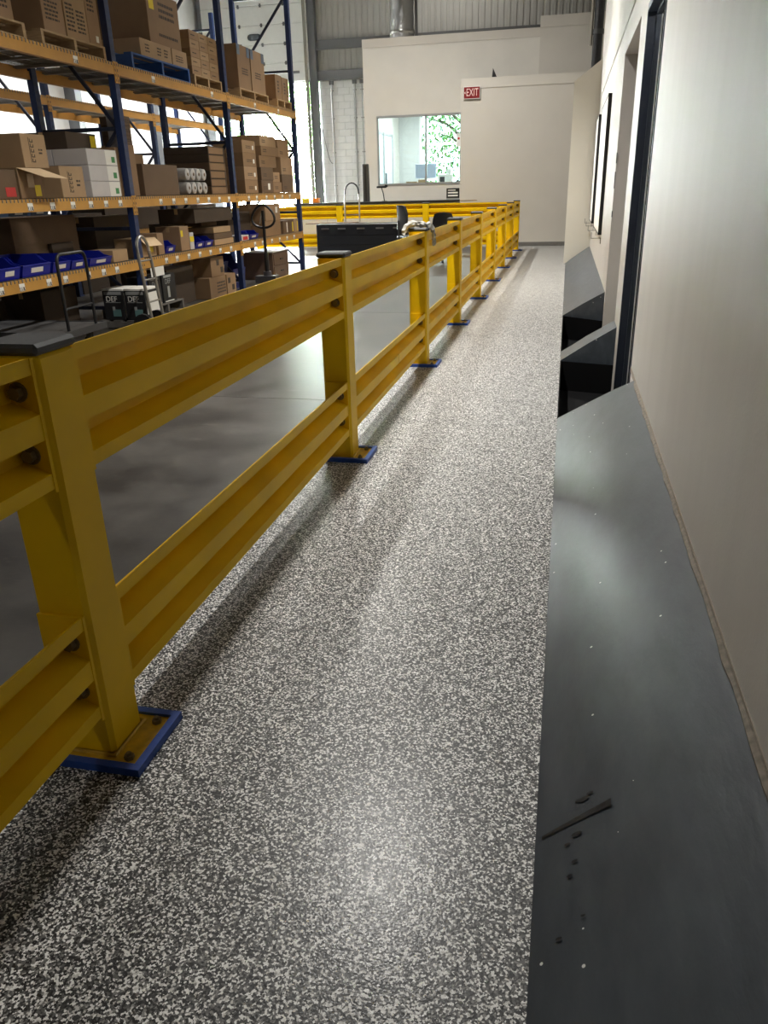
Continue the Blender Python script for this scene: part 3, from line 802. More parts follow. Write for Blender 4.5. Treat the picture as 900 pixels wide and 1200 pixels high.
def make_rack(label, xf, xr, frames, levels, top, labels=None, cat='pallet rack'):
    R = thing('pallet_rack', label, cat, (xf, frames[0], 0))
    ox, oy = xf, frames[0]
    pw, pd = 0.088, 0.076
    # upright: open C-section with a row of slots hinted by dark teardrop plates
    def upright(x_front, y):
        c = MB()
        c.prism([(-pd, -pw/2), (0, -pw/2), (0, pw/2), (-pd, pw/2), (-pd, pw/2 - .014), (-.006, pw/2 - .014), (-.006, -pw/2 + .014), (-pd, -pw/2 + .014)], 0.0, top, 'z')
        o = c.build('upright_post', M_RBLUE, R, loc=(x_front - ox, y - oy, 0))
        MB().box(-pd - .02, .02, -pw/2 - .02, pw/2 + .02, 0, .012).build('foot_plate', M_RBLUE, o)
        s = MB()
        z = 0.15
        while z < min(top, 4.6):
            s.poly([(.0012, -.024, z), (.0012, -.012, z - .008), (.0012, -.012, z + .022), (.0012, -.024, z + .03)], [(0,1,2,3)])
            s.poly([(.0012, .024, z), (.0012, .012, z - .008), (.0012, .012, z + .022), (.0012, .024, z + .03)], [(0,1,2,3)])
            z += 0.08
        tag(s.build('slot_row', M_RDARK, o), kind='stuff')
        return o
    for y in frames:
        upright(xf, y); upright(xr + pd, y)
        zz = [.15, 1.08, 2.15, 3.45, 4.6]
        for k, z in enumerate(zz):
            if z > top: continue
            MB().box(xr + pd - ox, xf - pd - ox + .03, -.018, .018, z - .02, z + .02).build('strut', M_RDARK, R, loc=(0, y - oy, 0))
            if k:
                a = (xf - pd + .01 - ox, zz[k-1]) if k % 2 else (xr + pd - .01 - ox, zz[k-1])
                b_ = (xr + pd - .01 - ox, z) if k % 2 else (xf - pd + .01 - ox, z)
                d = Vector((b_[0]-a[0], b_[1]-a[1])).normalized(); nrm = Vector((-d.y, d.x))*.019
                MB().prism([(a[0]+nrm.x, a[1]+nrm.y), (b_[0]+nrm.x, b_[1]+nrm.y), (b_[0]-nrm.x, b_[1]-nrm.y), (a[0]-nrm.x, a[1]-nrm.y)], -.016, .016, 'y').build('diagonal_brace', M_RDARK, R, loc=(0, y - oy, 0))
    for i in range(len(frames) - 1):
        y0, y1 = frames[i] - oy, frames[i+1] - oy
        L = y1 - y0 - pw
        for z in levels:
            for side, x in (('front', xf - ox), ('rear', xr - ox)):
                # step beam with an inward ledge
                if side == 'front':
                    pr = [(-.05, z - BH), (.008, z - BH), (.008, z), (-.028, z), (-.028, z - .03), (-.05, z - .03)]
                else:
                    pr = [(.05, z - BH), (-.008, z - BH), (-.008, z), (.028, z), (.028, z - .03), (.05, z - .03)]
                bm_ = MB().prism(pr, y0 + pw/2, y1 - pw/2, 'y').build('beam', M_ORANGE, R, loc=(x, 0, 0))
                if side == 'front':
                    for yy in (y0, y1):
                        s_ = -1 if yy == y1 else 1
                        cn = MB().box(.002, .012, min(yy + s_*.002, yy + s_*.046), max(yy + s_*.002, yy + s_*.046), z - .20, z + .012).build('connector_plate', M_ORANGE, R, loc=(x, 0, 0))
                        MB().box(.0121, .0135, yy + s_*.024 - .006, yy + s_*.024 + .006, z - .185, z - .16).box(.0121, .0135, yy + s_*.024 - .006, yy + s_*.024 + .006, z - .135, z - .11).box(.0121, .0135, yy + s_*.024 - .006, yy + s_*.024 + .006, z - .085, z - .06).box(.0121, .0135, yy + s_*.024 - .006, yy + s_*.024 + .006, z - .03, z - .005).build('connector_slots', M_RDARK, cn)
            # wire deck with waterfall ends over the front beam
            dk = MB(); y = y0 + .07
            xa, xb = xf - ox, xr - ox
            while y < y1 - .06:
                dk.box(xb + .01, xa + .012, y - .0035, y + .0035, z - .003, z + .004)
                dk.box(xa + .008, xa + .0135, y - .006, y + .006, z - .028, z + .004)
                y += 0.055
            for t in (.12, .37, .62, .87):
                xx = xa + (xb - xa) * t
                dk.box(xx - .003, xx + .003, y0 + .05, y1 - .05, z - .008, z - .002)
            yy = y0 + .25
            while yy < y1 - .1:
                dk.box(xb + .01, xa - .03, yy - .02, yy + .02, z - .036, z - .008); yy += .52
            tag(dk.build('wire_deck', M_WIRE, R), kind='stuff')
    if labels:
        me = MB().box(0, .0015, -.04, .04, -.034, .034).mesh('shelf_label', M_BAR)
        for lev, ylist in labels:
            for y in ylist:
                place('shelf_label', me, R, (.0095, y - oy, levels[lev] - .068))
    return R

frames1 = [5.78, 8.90, 12.02, 15.14]
rackA = make_rack('front pallet rack with blue uprights and orange beams full of cartons', -5.0, -6.1, frames1, LV, 4.9,
    labels=[(2, [8.12, 9.75, 11.45, 13.1, 14.2]), (1, [6.95, 7.3, 7.65, 7.98, 8.28, 8.58, 9.55, 9.9, 10.25, 10.62, 10.98, 11.35, 11.7, 12.5, 12.85, 13.3, 13.7, 14.1, 14.5]),
            (0, [6.3, 6.6, 7.02, 7.3, 7.72, 8.02, 8.3, 9.5, 9.8, 10.15, 10.5, 10.85, 11.2, 11.6, 12.6, 12.95, 13.4, 13.8, 14.2, 14.6])])
rackB = make_rack('rear pallet rack standing behind the front one near the left wall', -7.42, -8.52, [4.96, 8.08, 11.2, 14.32, 17.44], [0.9, LV[1] + .1, LV[2]], 4.9)

# ------------------------------------------------------------------ pallets
def make_pallet(label, xf, depth, y0, y1, z, m, h=0.135, group='pallets on the top rack level'):
    t = thing('wooden_pallet', label, 'pallet', (xf, y0, z), group=group)
    W = y1 - y0; bt = .018
    me_s = MB().box(-depth, 0, 0, .042, bt, h - bt).mesh('stringer', m)
    for yy in (0, W/2 - .021, W - .042): place('stringer', me_s, t, (0, yy, 0))
    me_d = MB().box(-.095, 0, 0, W, 0, bt).mesh('deck_board', m)
    n = max(4, int(depth / .16))
    for k in range(n): place('deck_board', me_d, t, (-k*(depth - .095)/(n - 1), 0, h - bt))
    for k in range(3): place('bottom_board', me_d, t, (-k*(depth - .095)/2, 0, 0))
    return t
Z3 = LV[2] + .005
make_pallet('bare wood pallet on the top level, cut by the left frame edge', -5.03, .9, 6.55, 7.42, Z3, M_WOOD)
make_pallet('bare wood pallet under tall cartons, left of the first blue upright', -5.03, .9, 7.66, 8.80, Z3, M_WOOD)
make_pallet('blue painted pallet on the top level right of the first upright', -5.03, .9, 9.36, 10.88, Z3, M_PBLUE, .17)
make_pallet('bare wood pallet under the block of small cartons', -5.03, .9, 11.02, 11.93, Z3, M_WOOD)
make_pallet('bare wood pallet under the two cartons with blue tape corners', -5.03, .9, 12.62, 13.86, Z3, M_WOOD)
make_pallet('bare wood pallet at the far end of the top level', -5.03, .9, 14.30, 15.06, Z3, M_WOOD)

# ------------------------------------------------------------------ cartons
def carton(label, xf, depth, y0, y1, z, h, m, group=None, marks=(), tape=True, name='cardboard_box', cat='box', rz=0.0, tilt=0.0):
    W = y1 - y0
    b = MB(); c = 0.004
    b.cham(-depth, 0, 0, W, 0, h - .004, c)
    b.box(-depth + .001, -depth/2 - .002, .001, W - .001, h - .006, h)
    b.box(-depth/2 + .002, -.001, .001, W - .001, h - .006, h)
    o = b.build(name, m, None, (xf, y0, z), (tilt, 0, rz))
    tag(o, label, cat, group)
    if tape:
        MB().box(-depth/2 - .025, -depth/2 + .025, -.0012, W + .0012, h - .001, h + .0012).box(-depth/2 - .025, -depth/2 + .025, -.0014, .0, h - .07, h).build('packing_tape', M_TAPE, o)
    for mi, mk in enumerate(marks):
        kind = mk[0]
        if kind == 'print':      # rows of small illegible print on the front face
            _, ya, za, w_, hh, rows = mk
            p = MB(); r_ = random.Random(int(ya*1000) + rows)
            for k in range(rows):
                zz = za + hh * (k + .25) / rows
                yy = ya
                while yy < ya + w_ - .01:
                    e = min(ya + w_, yy + r_.uniform(.02, .06)); p.box(0, .0012, yy, e, zz, zz + hh/rows*.5); yy = e + .012
            tag(p.build('printed_mark', M_INK, o), kind='stuff')
        elif kind == 'vprint':   # upright column of heavy print
            _, ya, za, w_, hh = mk
            p = MB(); n = 5
            for k in range(n):
                zz = za + hh*k/n
                p.box(0, .0012, ya, ya + w_, zz, zz + hh/n*.2).box(0, .0012, ya, ya + w_*.2, zz, zz + hh/n*.75).box(0, .0012, ya + w_*.8, ya + w_, zz + hh/n*.2, zz + hh/n*.6)
            p.box(0, .0012, ya - w_*.35, ya - w_*.22, za, za + hh)
            tag(p.build('printed_mark', M_INK, o), kind='stuff')
        elif kind == 'patch':    # flat sticker or print panel on the front face
            _, ya, za, w_, hh, mm, nm = mk
            MB().box(0, .0015 + .001*mi, ya, ya + w_, za, za + hh).build(nm, mm, o)
        elif kind == 'npatch':   # the same on the near end (-Y) face
            _, xa, za, w_, hh, mm, nm = mk
            MB().box(xa, xa + w_, -.0015 - .0008*mi, 0, za, za + hh).build(nm, mm, o)
        elif kind == 'ntext':
            _, xa, za, txt, sz, mm = mk
            place('printed_text', text_mesh('printed_text', txt, sz, mm), o, (xa, -.001, za), (math.pi/2, 0, 0))
        elif kind == 'ftext':
            _, ya, za, txt, sz, mm = mk
            place('printed_text', text_mesh('printed_text', txt, sz, mm), o, (.001, ya, za), (math.pi/2, 0, math.pi/2))
        elif kind == 'flap':     # open flap leaning out over the front
            _, L_ = mk
            MB().hexa([(0, 0, h - .004), (L_, .02, h - .09), (L_, W + .03, h - .10), (0, W, h - .004), (0, 0, h), (L_, .02, h - .086), (L_, W + .03, h - .096), (0, W, h)]).build('open_flap', card(5), o)
    return o

P3 = Z3 + .135
GT = 'cartons on the top rack level'
carton('brown carton on the bare pallet at the top left frame edge', -5.06, .75, 6.6, 7.32, P3, .9, card(0), GT, [('print', .45, .08, .2, .2, 5)])
carton('tall brown carton, left of three above the bare pallet', -5.06, .8, 7.78, 8.14, P3, .95, card(0), GT, [('print', .05, .10, .22, .18, 5), ('print', .05, .38, .22, .22, 5)])
carton('tall brown carton with two print blocks, middle of three on its pallet', -5.06, .8, 8.16, 8.56, P3, .95, card(2), GT, [('print', .03, .06, .14, .26, 7), ('print', .21, .06, .14, .22, 6)])
carton('tall brown carton beside the first blue upright, right of three', -5.06, .8, 8.565, 8.80, P3, .95, card(0), GT, [('print', .04, .30, .12, .12, 3), ('patch', .13, .03, .05, .06, M_LABEL, 'paper_label')])
PB = Z3 + .17
carton('long flat carton lying on the blue pallet, nearer one', -5.06, .8, 9.66, 10.46, PB, .19, card(2), GT, [('print', .12, .05, .1, .1, 3), ('print', .42, .05, .1, .1, 3), ('print', .6, .05, .1, .1, 3)])
carton('long flat carton lying on the blue pallet, farther one', -5.06, .8, 10.48, 10.90, PB, .19, card(2), GT, [('print', .1, .05, .2, .08, 3)])
carton('large brown carton with a yellow sticker on the flat cartons', -5.08, .95, 9.98, 10.82, PB + .1925, .56, card(1), GT, [('patch', .06, .36, .12, .16, M_YTAG, 'yellow_sticker'), ('print', .25, .08, .5, .06, 1), ('print', .3, .28, .4, .2, 3)])
# block of small cartons, three wide and five high
for r in range(5):
    for c_ in range(3):
        carton('small brown carton in the top level block, %s column, %s row' % (['left', 'middle', 'right'][c_], ['bottom', 'second', 'third', 'fourth', 'top'][r]), -5.06, .6, 11.04 + c_*.295, 11.04 + c_*.295 + .29, P3 + r*.105, .104, card(2 if (r + c_) % 2 else 0), 'block of fifteen small cartons', [('print', .06, .04, .12, .025, 1)], tape=False)
carton('brown carton with a yellow sticker behind the small carton block', -5.70, .2, 11.04, 11.4, P3, .66, card(1), GT, [('patch', .14, .44, .16, .18, M_YTAG, 'yellow_sticker')])
M_BTAPE = mat('blue_tape', rgb(88, 104, 124), 0.5)
for a, b_, lab in ((12.68, 13.2, 'brown carton with blue tape corners, nearer of two on its pallet'), (13.24, 13.84, 'brown carton with blue tape corners, farther of two on its pallet')):
    W = b_ - a
    carton(lab, -5.06, .85, a, b_, P3, .60, card(1 if a < 13 else 0), GT, [('patch', 0, .46, .12, .14, M_BTAPE, 'blue_corner_tape'), ('patch', W - .12, .46, .12, .14, M_BTAPE, 'blue_corner_tape'), ('print', .16, .2, .25, .1, 3)])
carton('small brown carton at the far end of the top level, nearer of two', -5.06, .8, 14.34, 14.66, P3, .38, card(1), GT, [('print', .1, .1, .08, .2, 4)])
carton('small brown carton at the far end of the top level, farther of two', -5.06, .8, 14.68, 15.04, P3, .37, card(1), GT, [('print', .1, .1, .08, .2, 4)])

Z2 = LV[1] + .005
G2 = 'cartons on the middle rack level'
ob = carton('open brown carton with its flap hanging forward, left frame edge', -5.04, .5, 6.92, 7.28, Z2, .27, card(1), G2, [('flap', .26), ('patch', .22, .02, .09, .10, M_YTAG, 'yellow_tag'), ('patch', .12, .10, .1, .12, M_TAPE, 'clear_tape')], tape=False)
carton('dark brown carton at the left frame edge with a red label', -5.02, .5, 6.42, 6.86, Z2, .25, card(3), G2, [('patch', .26, .02, .14, .08, M_RED, 'red_label')])
carton('brown carton with vertical print stacked above the open carton', -5.10, .55, 7.14, 7.52, Z2 + .275, .30, card(2), G2, [('vprint', .13, .05, .05, .22), ('print', .25, .12, .06, .06, 2)])
carton('plain brown carton under the upper vertically printed one', -5.32, .45, 7.29, 7.56, Z2, .272, card(3), G2)
carton('brown carton with vertical print standing on the middle shelf deck', -5.05, .48, 7.60, 8.02, Z2, .30, card(2), G2, [('vprint', .15, .05, .05, .2), ('print', .27, .1, .07, .08, 2)])
carton('low dark carton behind the vertically printed cartons', -5.62, .4, 6.5, 7.1, Z2, .47, card(4), G2)
for r in range(3):
    for c_ in range(2):
        xf = -5.06 - c_*.42
        carton('pale grey carton beside the first upright, %s of the %s column' % (['bottom', 'middle', 'top'][r], ['front', 'rear'][c_]), xf, .41, 8.16, 8.76, Z2 + r*.162, .16, M_CGREY, 'stack of six pale grey cartons',
               [('patch', .36, .004, .23, .15, M_LABEL, 'paper_label'), ('patch', .48, .03, .07, .06, M_GREEN, 'green_leaf_print')] if c_ == 0 else [], tape=False)
carton('dark flat carton on top of the grey carton stack', -5.3, .6, 8.2, 8.78, Z2 + .487, .17, card(4), G2, [('patch', .46, .03, .1, .12, M_YTAG, 'yellow_tag')])
carton('tall narrow brown carton against the first upright', -5.08, .3, 8.772, 8.85, Z2, .52, card(1), G2, tape=False)
carton('tall narrow white carton right of the first upright', -5.12, .12, 8.96, 9.10, Z2, .92, M_CGREY, G2, [('print', .03, .1, .06, .7, 12)], tape=False)
carton('tall narrow brown carton right of the white one', -5.10, .35, 9.12, 9.26, Z2, .56, card(1), G2, tape=False)
for k in range(3):
    carton('small brown carton in the narrow tower right of the upright, %s of three' % ['lowest', 'middle', 'topmost'][k], -5.12, .3, 9.12, 9.28, Z2 + .561 + k*.102, .10, card(3), 'tower of three small cartons', [('print', .03, .03, .1, .04, 2)], tape=False)
carton('wide dark brown carton with a lid flap in the middle bay', -5.06, .62, 9.32, 10.24, Z2, .36, card(3), G2)
carton('brown carton behind the dark lidded carton', -5.72, .36, 10.0, 10.6, Z2, .52, card(1), G2)
for k in range(6):
    carton('dark carton in the stack left of the second upright, %s of six' % ['lowest', 'second from bottom', 'third from bottom', 'third from top', 'second from top', 'topmost'][k], -5.10, .7, 11.36, 11.94, Z2 + k*.107, .105, card(4 if k % 3 else 3), 'tall stack of six dark cartons', [('patch', .02, .008, .5, .085, card(1), 'end_panel'), ('print', .2, .03, .15, .03, 1)], tape=False)
# plastic-wrapped rolls
rr = random.Random(4)
M_FILM = mat('clear_film', rgb(176, 174, 172), 0.3, var=0.08, scale=20)
for r in range(2):
    for k in range(4):
        y = 10.58 + k*.175
        o = MB().lathe([(.0, 0), (.06, 0.0), (.078, .02), (.082, .12), (.08, .30), (.074, .335), (.05, .345), (.03, .342)], n=14).build('paper_roll', M_FILM, None, (-5.42, y, Z2 + .086 + r*.172), (0, math.pi/2, 0), smooth=True)
        for i, v in enumerate(o.data.vertices): v.co += Vector((rr.uniform(-.003, .003), rr.uniform(-.003, .003), rr.uniform(-.003, .003)))
        MB().cyl((0, 0, .338), (0, 0, .346), .022, n=10).build('roll_core', card(3), o)
        tag(o, 'film wrapped white roll on the middle shelf, %s row, %s from the left' % (['lower', 'upper'][r], ['first', 'second', 'third', 'fourth'][k]), 'roll', 'pack of eight film wrapped rolls')
for k, (h_, lab) in enumerate(((.20, 'lowest'), (.20, 'second'), (.20, 'third'), (.18, 'topmost'))):
    carton('brown carton right of the second upright, %s of its tower of four' % lab, -5.08, .5, 12.62, 13.18, Z2 + sum((.201, .201, .201, .181)[:k]), h_, card(0 if k % 2 else 1), 'tower of four cartons', [('patch', .42, .05, .06, .06, M_LABEL, 'paper_label'), ('print', .15, .06, .2, .05, 2)])
# heap of cartons in the far bay
heap = [(-5.06, .45, 13.30, 13.85, 0, .20, 3, 'dark carton with a white label square at the heap bottom'), (-5.06, .45, 13.86, 14.30, 0, .17, 1, 'brown carton at the heap bottom, middle'),
        (-5.06, .5, 14.34, 14.95, 0, .30, 3, 'large carton at the heap bottom by the far upright'), (-5.06, .45, 13.32, 13.9, .202, .20, 3, 'dark carton second from the heap bottom, left'),
        (-5.08, .4, 13.92, 14.28, .172, .16, 0, 'small brown carton in the middle of the heap'), (-5.07, .5, 14.36, 14.98, .302, .28, 0, 'brown carton second from the heap bottom, by the far upright'),
        (-5.1, .5, 13.38, 14.2, .404, .18, 1, 'wide brown carton third from the heap bottom'), (-5.1, .55, 13.5, 14.35, .586, .15, 1, 'wide flat brown carton near the heap top'),
        (-5.12, .5, 14.40, 14.96, .584, .30, 0, 'brown carton high in the heap by the far upright'), (-5.15, .6, 13.6, 14.38, .738, .17, 2, 'long carton topping the heap against the daylight')]
for xf, dp, a, b_, dz, h_, cm, lab in heap:
    carton(lab, xf, dp, a, b_, Z2 + dz, h_, card(cm), 'heap of cartons in the far bay', [('print', .1, .05, .15, .06, 2)] + ([('patch', .3, .05, .1, .1, M_LABEL, 'paper_label')] if dz == 0 and a < 13.5 else []))

# ------------------------------------------------------------------ lower level: bins and cartons
Z1 = LV[0] + .005
def bin_(label, xf, depth, y0, y1, z, h, m=M_BIN, group='blue stacking bins on the low shelf'):
    W = y1 - y0; t = .006
    o = MB()
    # open hopper-fronted bin: outer shell minus inner cavity
    out = [(-depth, 0, 0), (-.03, 0, 0), (-.03, W, 0), (-depth, W, 0)]
    s = MB()
    prof = [(-depth, 0), (-.03, 0), (0, h*.55), (-depth*.22, h*.72), (-depth*.34, h), (-depth, h)]
    for ya, yb in ((0, t), (W - t, W)): s.prism(prof, ya, yb, 'y')
    s.box(-depth, -.03, 0, W, 0, t); s.box(-depth, -depth + t, 0, W, 0, h)
    s.hexa([(-.03 - t, 0, 0), (-.03, 0, 0), (-.03, W, 0), (-.03 - t, W, 0), (-t, 0, h*.55), (0, 0, h*.55), (0, W, h*.55), (-t, W, h*.55)])
    s.box(-.018, .004, 0, W, h*.53, h*.58)
    b = s.build('storage_bin', m, None, (xf, y0, z)); tag(b, label, 'bin', group)
    MB().hexa([(-.022, W*.3, h*.18), (-.018, W*.3, h*.18), (-.018, W*.72, h*.18), (-.022, W*.72, h*.18), (-.008, W*.3, h*.42), (-.004, W*.3, h*.42), (-.004, W*.72, h*.42), (-.008, W*.72, h*.42)]).build('label_card', M_LABEL, b)
    MB().cham(-depth + .03, -.06, .02, W - .02, .01, h*.42, .01).build('bin_contents', card(4), b)
    return b
bin_('blue stacking bin cut by the left frame edge on the low shelf', -5.03, .45, 6.38, 6.68, Z1, .19)
bin_('large blue stacking bin, second from the left frame edge', -5.03, .45, 6.72, 7.16, Z1, .19)
bin_('blue stacking bin behind the left leg of the black cart handle', -5.03, .45, 7.2, 7.5, Z1, .17)
bin_('blue stacking bin framed by the black cart handle', -5.03, .45, 7.52, 7.80, Z1, .15)
bin_('blue stacking bin with white lettering right of the black cart handle', -5.03, .45, 7.86, 8.30, Z1, .14)
carton('small brown carton between the blue bins and the first upright', -5.05, .4, 8.36, 8.68, Z1, .13, card(2), 'cartons on the low shelf', tape=False)
carton('upright brown board behind the blue lettered bin', -5.5, .05, 7.9, 8.3, Z1, .24, card(4), 'cartons on the low shelf', tape=False)
GL = 'cartons on the low shelf'
ob1 = carton('open brown carton with a yellow tag just right of the first upright', -5.05, .35, 9.0, 9.38, Z1, .22, card(2), GL, [('patch', .2, .05, .1, .14, M_YTAG, 'yellow_tag'), ('flap', .08)], tape=False)
carton('narrow brown carton leaning beside the yellow tagged one', -5.05, .35, 9.44, 9.6, Z1, .26, card(0), GL, tape=False)
bin_('small blue bin between the leaning carton and the tall carton', -5.05, .3, 9.66, 9.92, Z1, .15)
carton('tall brown carton with a yellow tag at its left on the low shelf', -5.05, .35, 10.08, 10.34, Z1, .31, card(0), GL, [('patch', .02, .18, .06, .08, M_YTAG, 'yellow_tag')])
carton('slim pale carton with a yellow band on the low shelf', -5.05, .3, 10.36, 10.48, Z1, .22, M_CGREY, GL, [('patch', .0, .1, .12, .07, M_YTAG, 'yellow_band')], tape=False)
bin_('small blue bin in the middle of the second bay', -5.04, .3, 10.52, 10.80, Z1, .14)
bin_('small blue bin with white parts left of the flattened cartons', -5.04, .3, 10.82, 11.10, Z1, .14)
for k in range(3):
    carton('flattened brown carton before the second upright, %s of the pile of three' % ['lowest', 'middle', 'topmost'][k], -5.04, .5, 11.14, 11.84 - k*.04, Z1 + k*.085, .08, card(2 if k != 1 else 3), 'pile of flattened cartons', tape=False)
carton('wide dark carton lying on the flattened carton pile', -5.06, .55, 10.6, 11.9, Z1 + .33, .19, card(4), GL, [], tape=True)
carton('thin brown carton between the flattened pile and the wide dark carton', -5.3, .3, 11.3, 11.85, Z1 + .258, .070, card(3), GL, tape=False)
carton('dark brown carton behind the two small blue bins, second bay', -5.45, .3, 10.55, 11.05, Z1, .328, card(4), GL, tape=False)
carton('lower brown carton of a pair in the third bay', -5.05, .55, 13.3, 14.06, Z1, .25, card(1), GL)
carton('upper brown carton of a pair with a white label in the third bay', -5.05, .55, 13.34, 14.08, Z1 + .252, .27, card(0), GL, [('patch', .5, .12, .1, .1, M_LABEL, 'paper_label')])
for k, (a, b_, lab) in enumerate(((14.2, 14.5, 'small brown carton in the third bay, left of three'), (14.52, 14.78, 'small brown carton in the third bay, middle of three'), (14.8, 15.06, 'small brown carton with yellow tag by the far upright'))):
    carton(lab, -5.05, .35, a, b_, Z1, .22 + .02*(k == 2), card(3 if k < 2 else 2), GL, [('patch', .18, .02, .05, .17, M_LABEL if k == 0 else M_YTAG, 'paper_strip')], tape=False)
bin_('dark blue bin of loose parts left in the third bay', -5.05, .22, 12.55, 12.95, Z1, .13)
carton('pale carton beside the loose parts bin with a red strip', -5.05, .3, 12.2, 12.5, Z1, .08, M_CGREY, GL, [('patch', .05, .01, .2, .05, M_RED, 'red_strip')], tape=False)
carton('dark carton behind the pallet jack handle in the third bay', -5.3, .5, 12.3, 13.25, Z1 + .0, .42, card(4), GL)
# rear row of the low shelf
carton('large dark brown carton at the back of the low shelf, first bay', -5.55, .5, 7.35, 8.5, Z1, .52, card(3), 'cartons at the back of the low shelf')
carton('dark brown carton at the back of the low shelf behind the first upright', -5.6, .45, 8.95, 9.9, Z1, .48, card(4), 'cartons at the back of the low shelf')
carton('dark carton stack end at the back left of the low shelf', -5.6, .45, 6.0, 6.6, Z1, .50, card(4), 'cartons at the back of the low shelf')

# ------------------------------------------------------------------ rack B contents
ZB1, ZB2, ZB3 = .905, LV[1] + .105, Z3
GB = 'cartons on the rear rack'
for k, (y, w_, h_) in enumerate(((8.3, .7, .34), (9.05, .8, .30), (9.9, .9, .30), (11.4, .8, .3), (12.3, .9, .42), (14.5, 1.0, .4), (15.8, .9, .35))):
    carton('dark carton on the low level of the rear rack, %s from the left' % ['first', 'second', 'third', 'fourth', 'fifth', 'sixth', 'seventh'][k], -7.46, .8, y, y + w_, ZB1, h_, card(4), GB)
for k, y in enumerate((9.2, 9.92, 10.4)):
    bin_('slate blue tote on the low level of the rear rack, %s of three' % ['left', 'middle', 'right'][k], -7.46, .6, y, y + .40, ZB1 + .302, .17, mat('slate_tote', rgb(70, 88, 112), 0.5), 'slate totes on the rear rack')
for k, (y, w_, h_) in enumerate(((8.2, .8, .25), (11.3, .9, .2), (12.4, 1.0, .45))):
    carton('brown carton on the middle level of the rear rack, %s of three' % ['left', 'middle', 'right'][k], -7.46, .8, y, y + w_, ZB2, h_, card(3), GB)
# ------------------------------------------------------------------ floor level under the front rack
GF = 'cartons on the floor under the rack'
make_pallet('low dark pallet on the floor under the lettered black cartons', -4.66, .62, 8.24, 8.72, 0.0, mat('grey_wood', rgb(96, 92, 86), 0.8, var=0.2), .10, 'pallets on the floor')
for k, (xf, lab) in enumerate(((-4.68, 'black carton with DEF lettering beside the chrome hand truck'), (-4.96, 'black carton with DEF lettering behind the black cart handle'))):
    o = carton(lab, xf, .26, 8.28, 8.62, .101, .33, M_CBLACK, 'black lettered cartons on the floor', [('ntext', -.15, .235, 'DEF', .085, M_LABEL), ('npatch', -.24, .285, .22, .035, M_GREYP, 'top_band'), ('npatch', -.23, .195, .19, .006, M_GREYP, 'print_line'), ('npatch', -.15, .04, .10, .08, M_TEAL, 'teal_print'), ('npatch', -.15, .11, .03, .04, M_GREYP, 'drop_print'), ('patch', .02, .02, .3, .28, M_LABEL, 'white_side_print')], tape=False)
    MB().box(-.26, 0, 0, .34, .33, .35).build('white_lid', M_LABEL, o)
make_pallet('low grey pallet under the two slim black cartons right of the first upright', -5.02, .7, 9.02, 9.9, 0.0, MATS['grey_wood'], .14, 'pallets on the floor')
for a, b_, lab in ((9.06, 9.36, 'slim black carton with jug print, nearer of two'), (9.40, 9.76, 'slim black carton with jug print, farther of two')):
    carton(lab, -5.04, .3, a, b_, .141, .35, M_CBLACK, 'slim black jug cartons', [('ftext', .15, .26, 'DEF', .09, M_GREYP), ('patch', .12, .06, .06, .14, M_GREYP, 'jug_print'), ('patch', .03, .01, .24, .012, M_LABEL, 'base_line'), ('patch', .04, .31, .2, .03, M_GREYP, 'top_band')], tape=False)
tag(MB().box(-.004, 0, 0, .34, 0, .11).build('paper_sign', M_LABEL, None, (-4.985, 9.05, .50)), 'blank white paper sign hung under the low beam right of the upright', 'sign')
carton('brown carton on the floor, lower of the stack in the second bay', -5.05, .7, 10.84, 11.42, .0, .30, card(1), GF, [('print', .25, .05, .3, .18, 4)])
carton('brown carton on the floor stack with dark print squares, upper', -5.06, .6, 10.96, 11.42, .302, .27, card(1), GF, [('patch', .2, .15, .09, .08, M_INK, 'print_square'), ('patch', .33, .04, .09, .08, M_INK, 'print_square')])
carton('small brown carton with dark print squares right of the floor stack', -5.05, .5, 11.46, 11.80, .0, .29, card(0), GF, [('patch', .04, .16, .09, .08, M_INK, 'print_square'), ('patch', .18, .05, .09, .08, M_INK, 'print_square')])
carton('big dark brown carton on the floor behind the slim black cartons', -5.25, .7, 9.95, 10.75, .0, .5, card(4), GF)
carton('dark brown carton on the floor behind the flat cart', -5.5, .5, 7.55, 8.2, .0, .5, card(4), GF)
for k, (y, lab) in enumerate(((11.44, 'navy tote on the floor left of the second upright'), (12.12, 'navy tote on the floor right of the second upright'))):
    bin_(lab, -5.22, .7, y, y + .52, .0 if k else .295, .52 if k else .27, mat('navy_tote', rgb(24, 34, 96), 0.4), 'navy totes on the floor')
for k, (y, w_, h_) in enumerate(((5.9, .9, .5), (6.85, .65, .42))):  # dark boxes added to keep the space under the bay dark
    carton('large dark carton added under the first bay to darken it, %s of two' % ['left', 'right'][k], -5.92, .16, y, y + w_, 0, h_, card(4), 'added dark cartons under the first bay')
for k, y in enumerate((6.2, 7.18, 8.3, 9.3, 10.2, 11.4, 12.4, 13.3, 14.5, 15.6)):  # dark boxes added to stop light coming through below the rear rack
    carton('dark bulk carton added under the rear rack to block light, %s from the left' % ['first', 'second', 'third', 'fourth', 'fifth', 'sixth', 'seventh', 'eighth', 'ninth', 'tenth'][k], -7.5, .8, y, y + .78, 0, (.72, .66, .74)[k % 3], card(4), 'added light-blocking cartons under the rear rack')
for k, (y, w_, h_) in enumerate(((6.1, .8, .5), (7.0, .9, .45), (13.3, .9, .35))):  # more dark boxes added to stop light at the low level
    carton('dark carton added low on the rear rack end to block light, %s of three' % ['left', 'middle', 'right'][k], -7.46, .8, y, y + w_, ZB1, h_, card(4), GB)
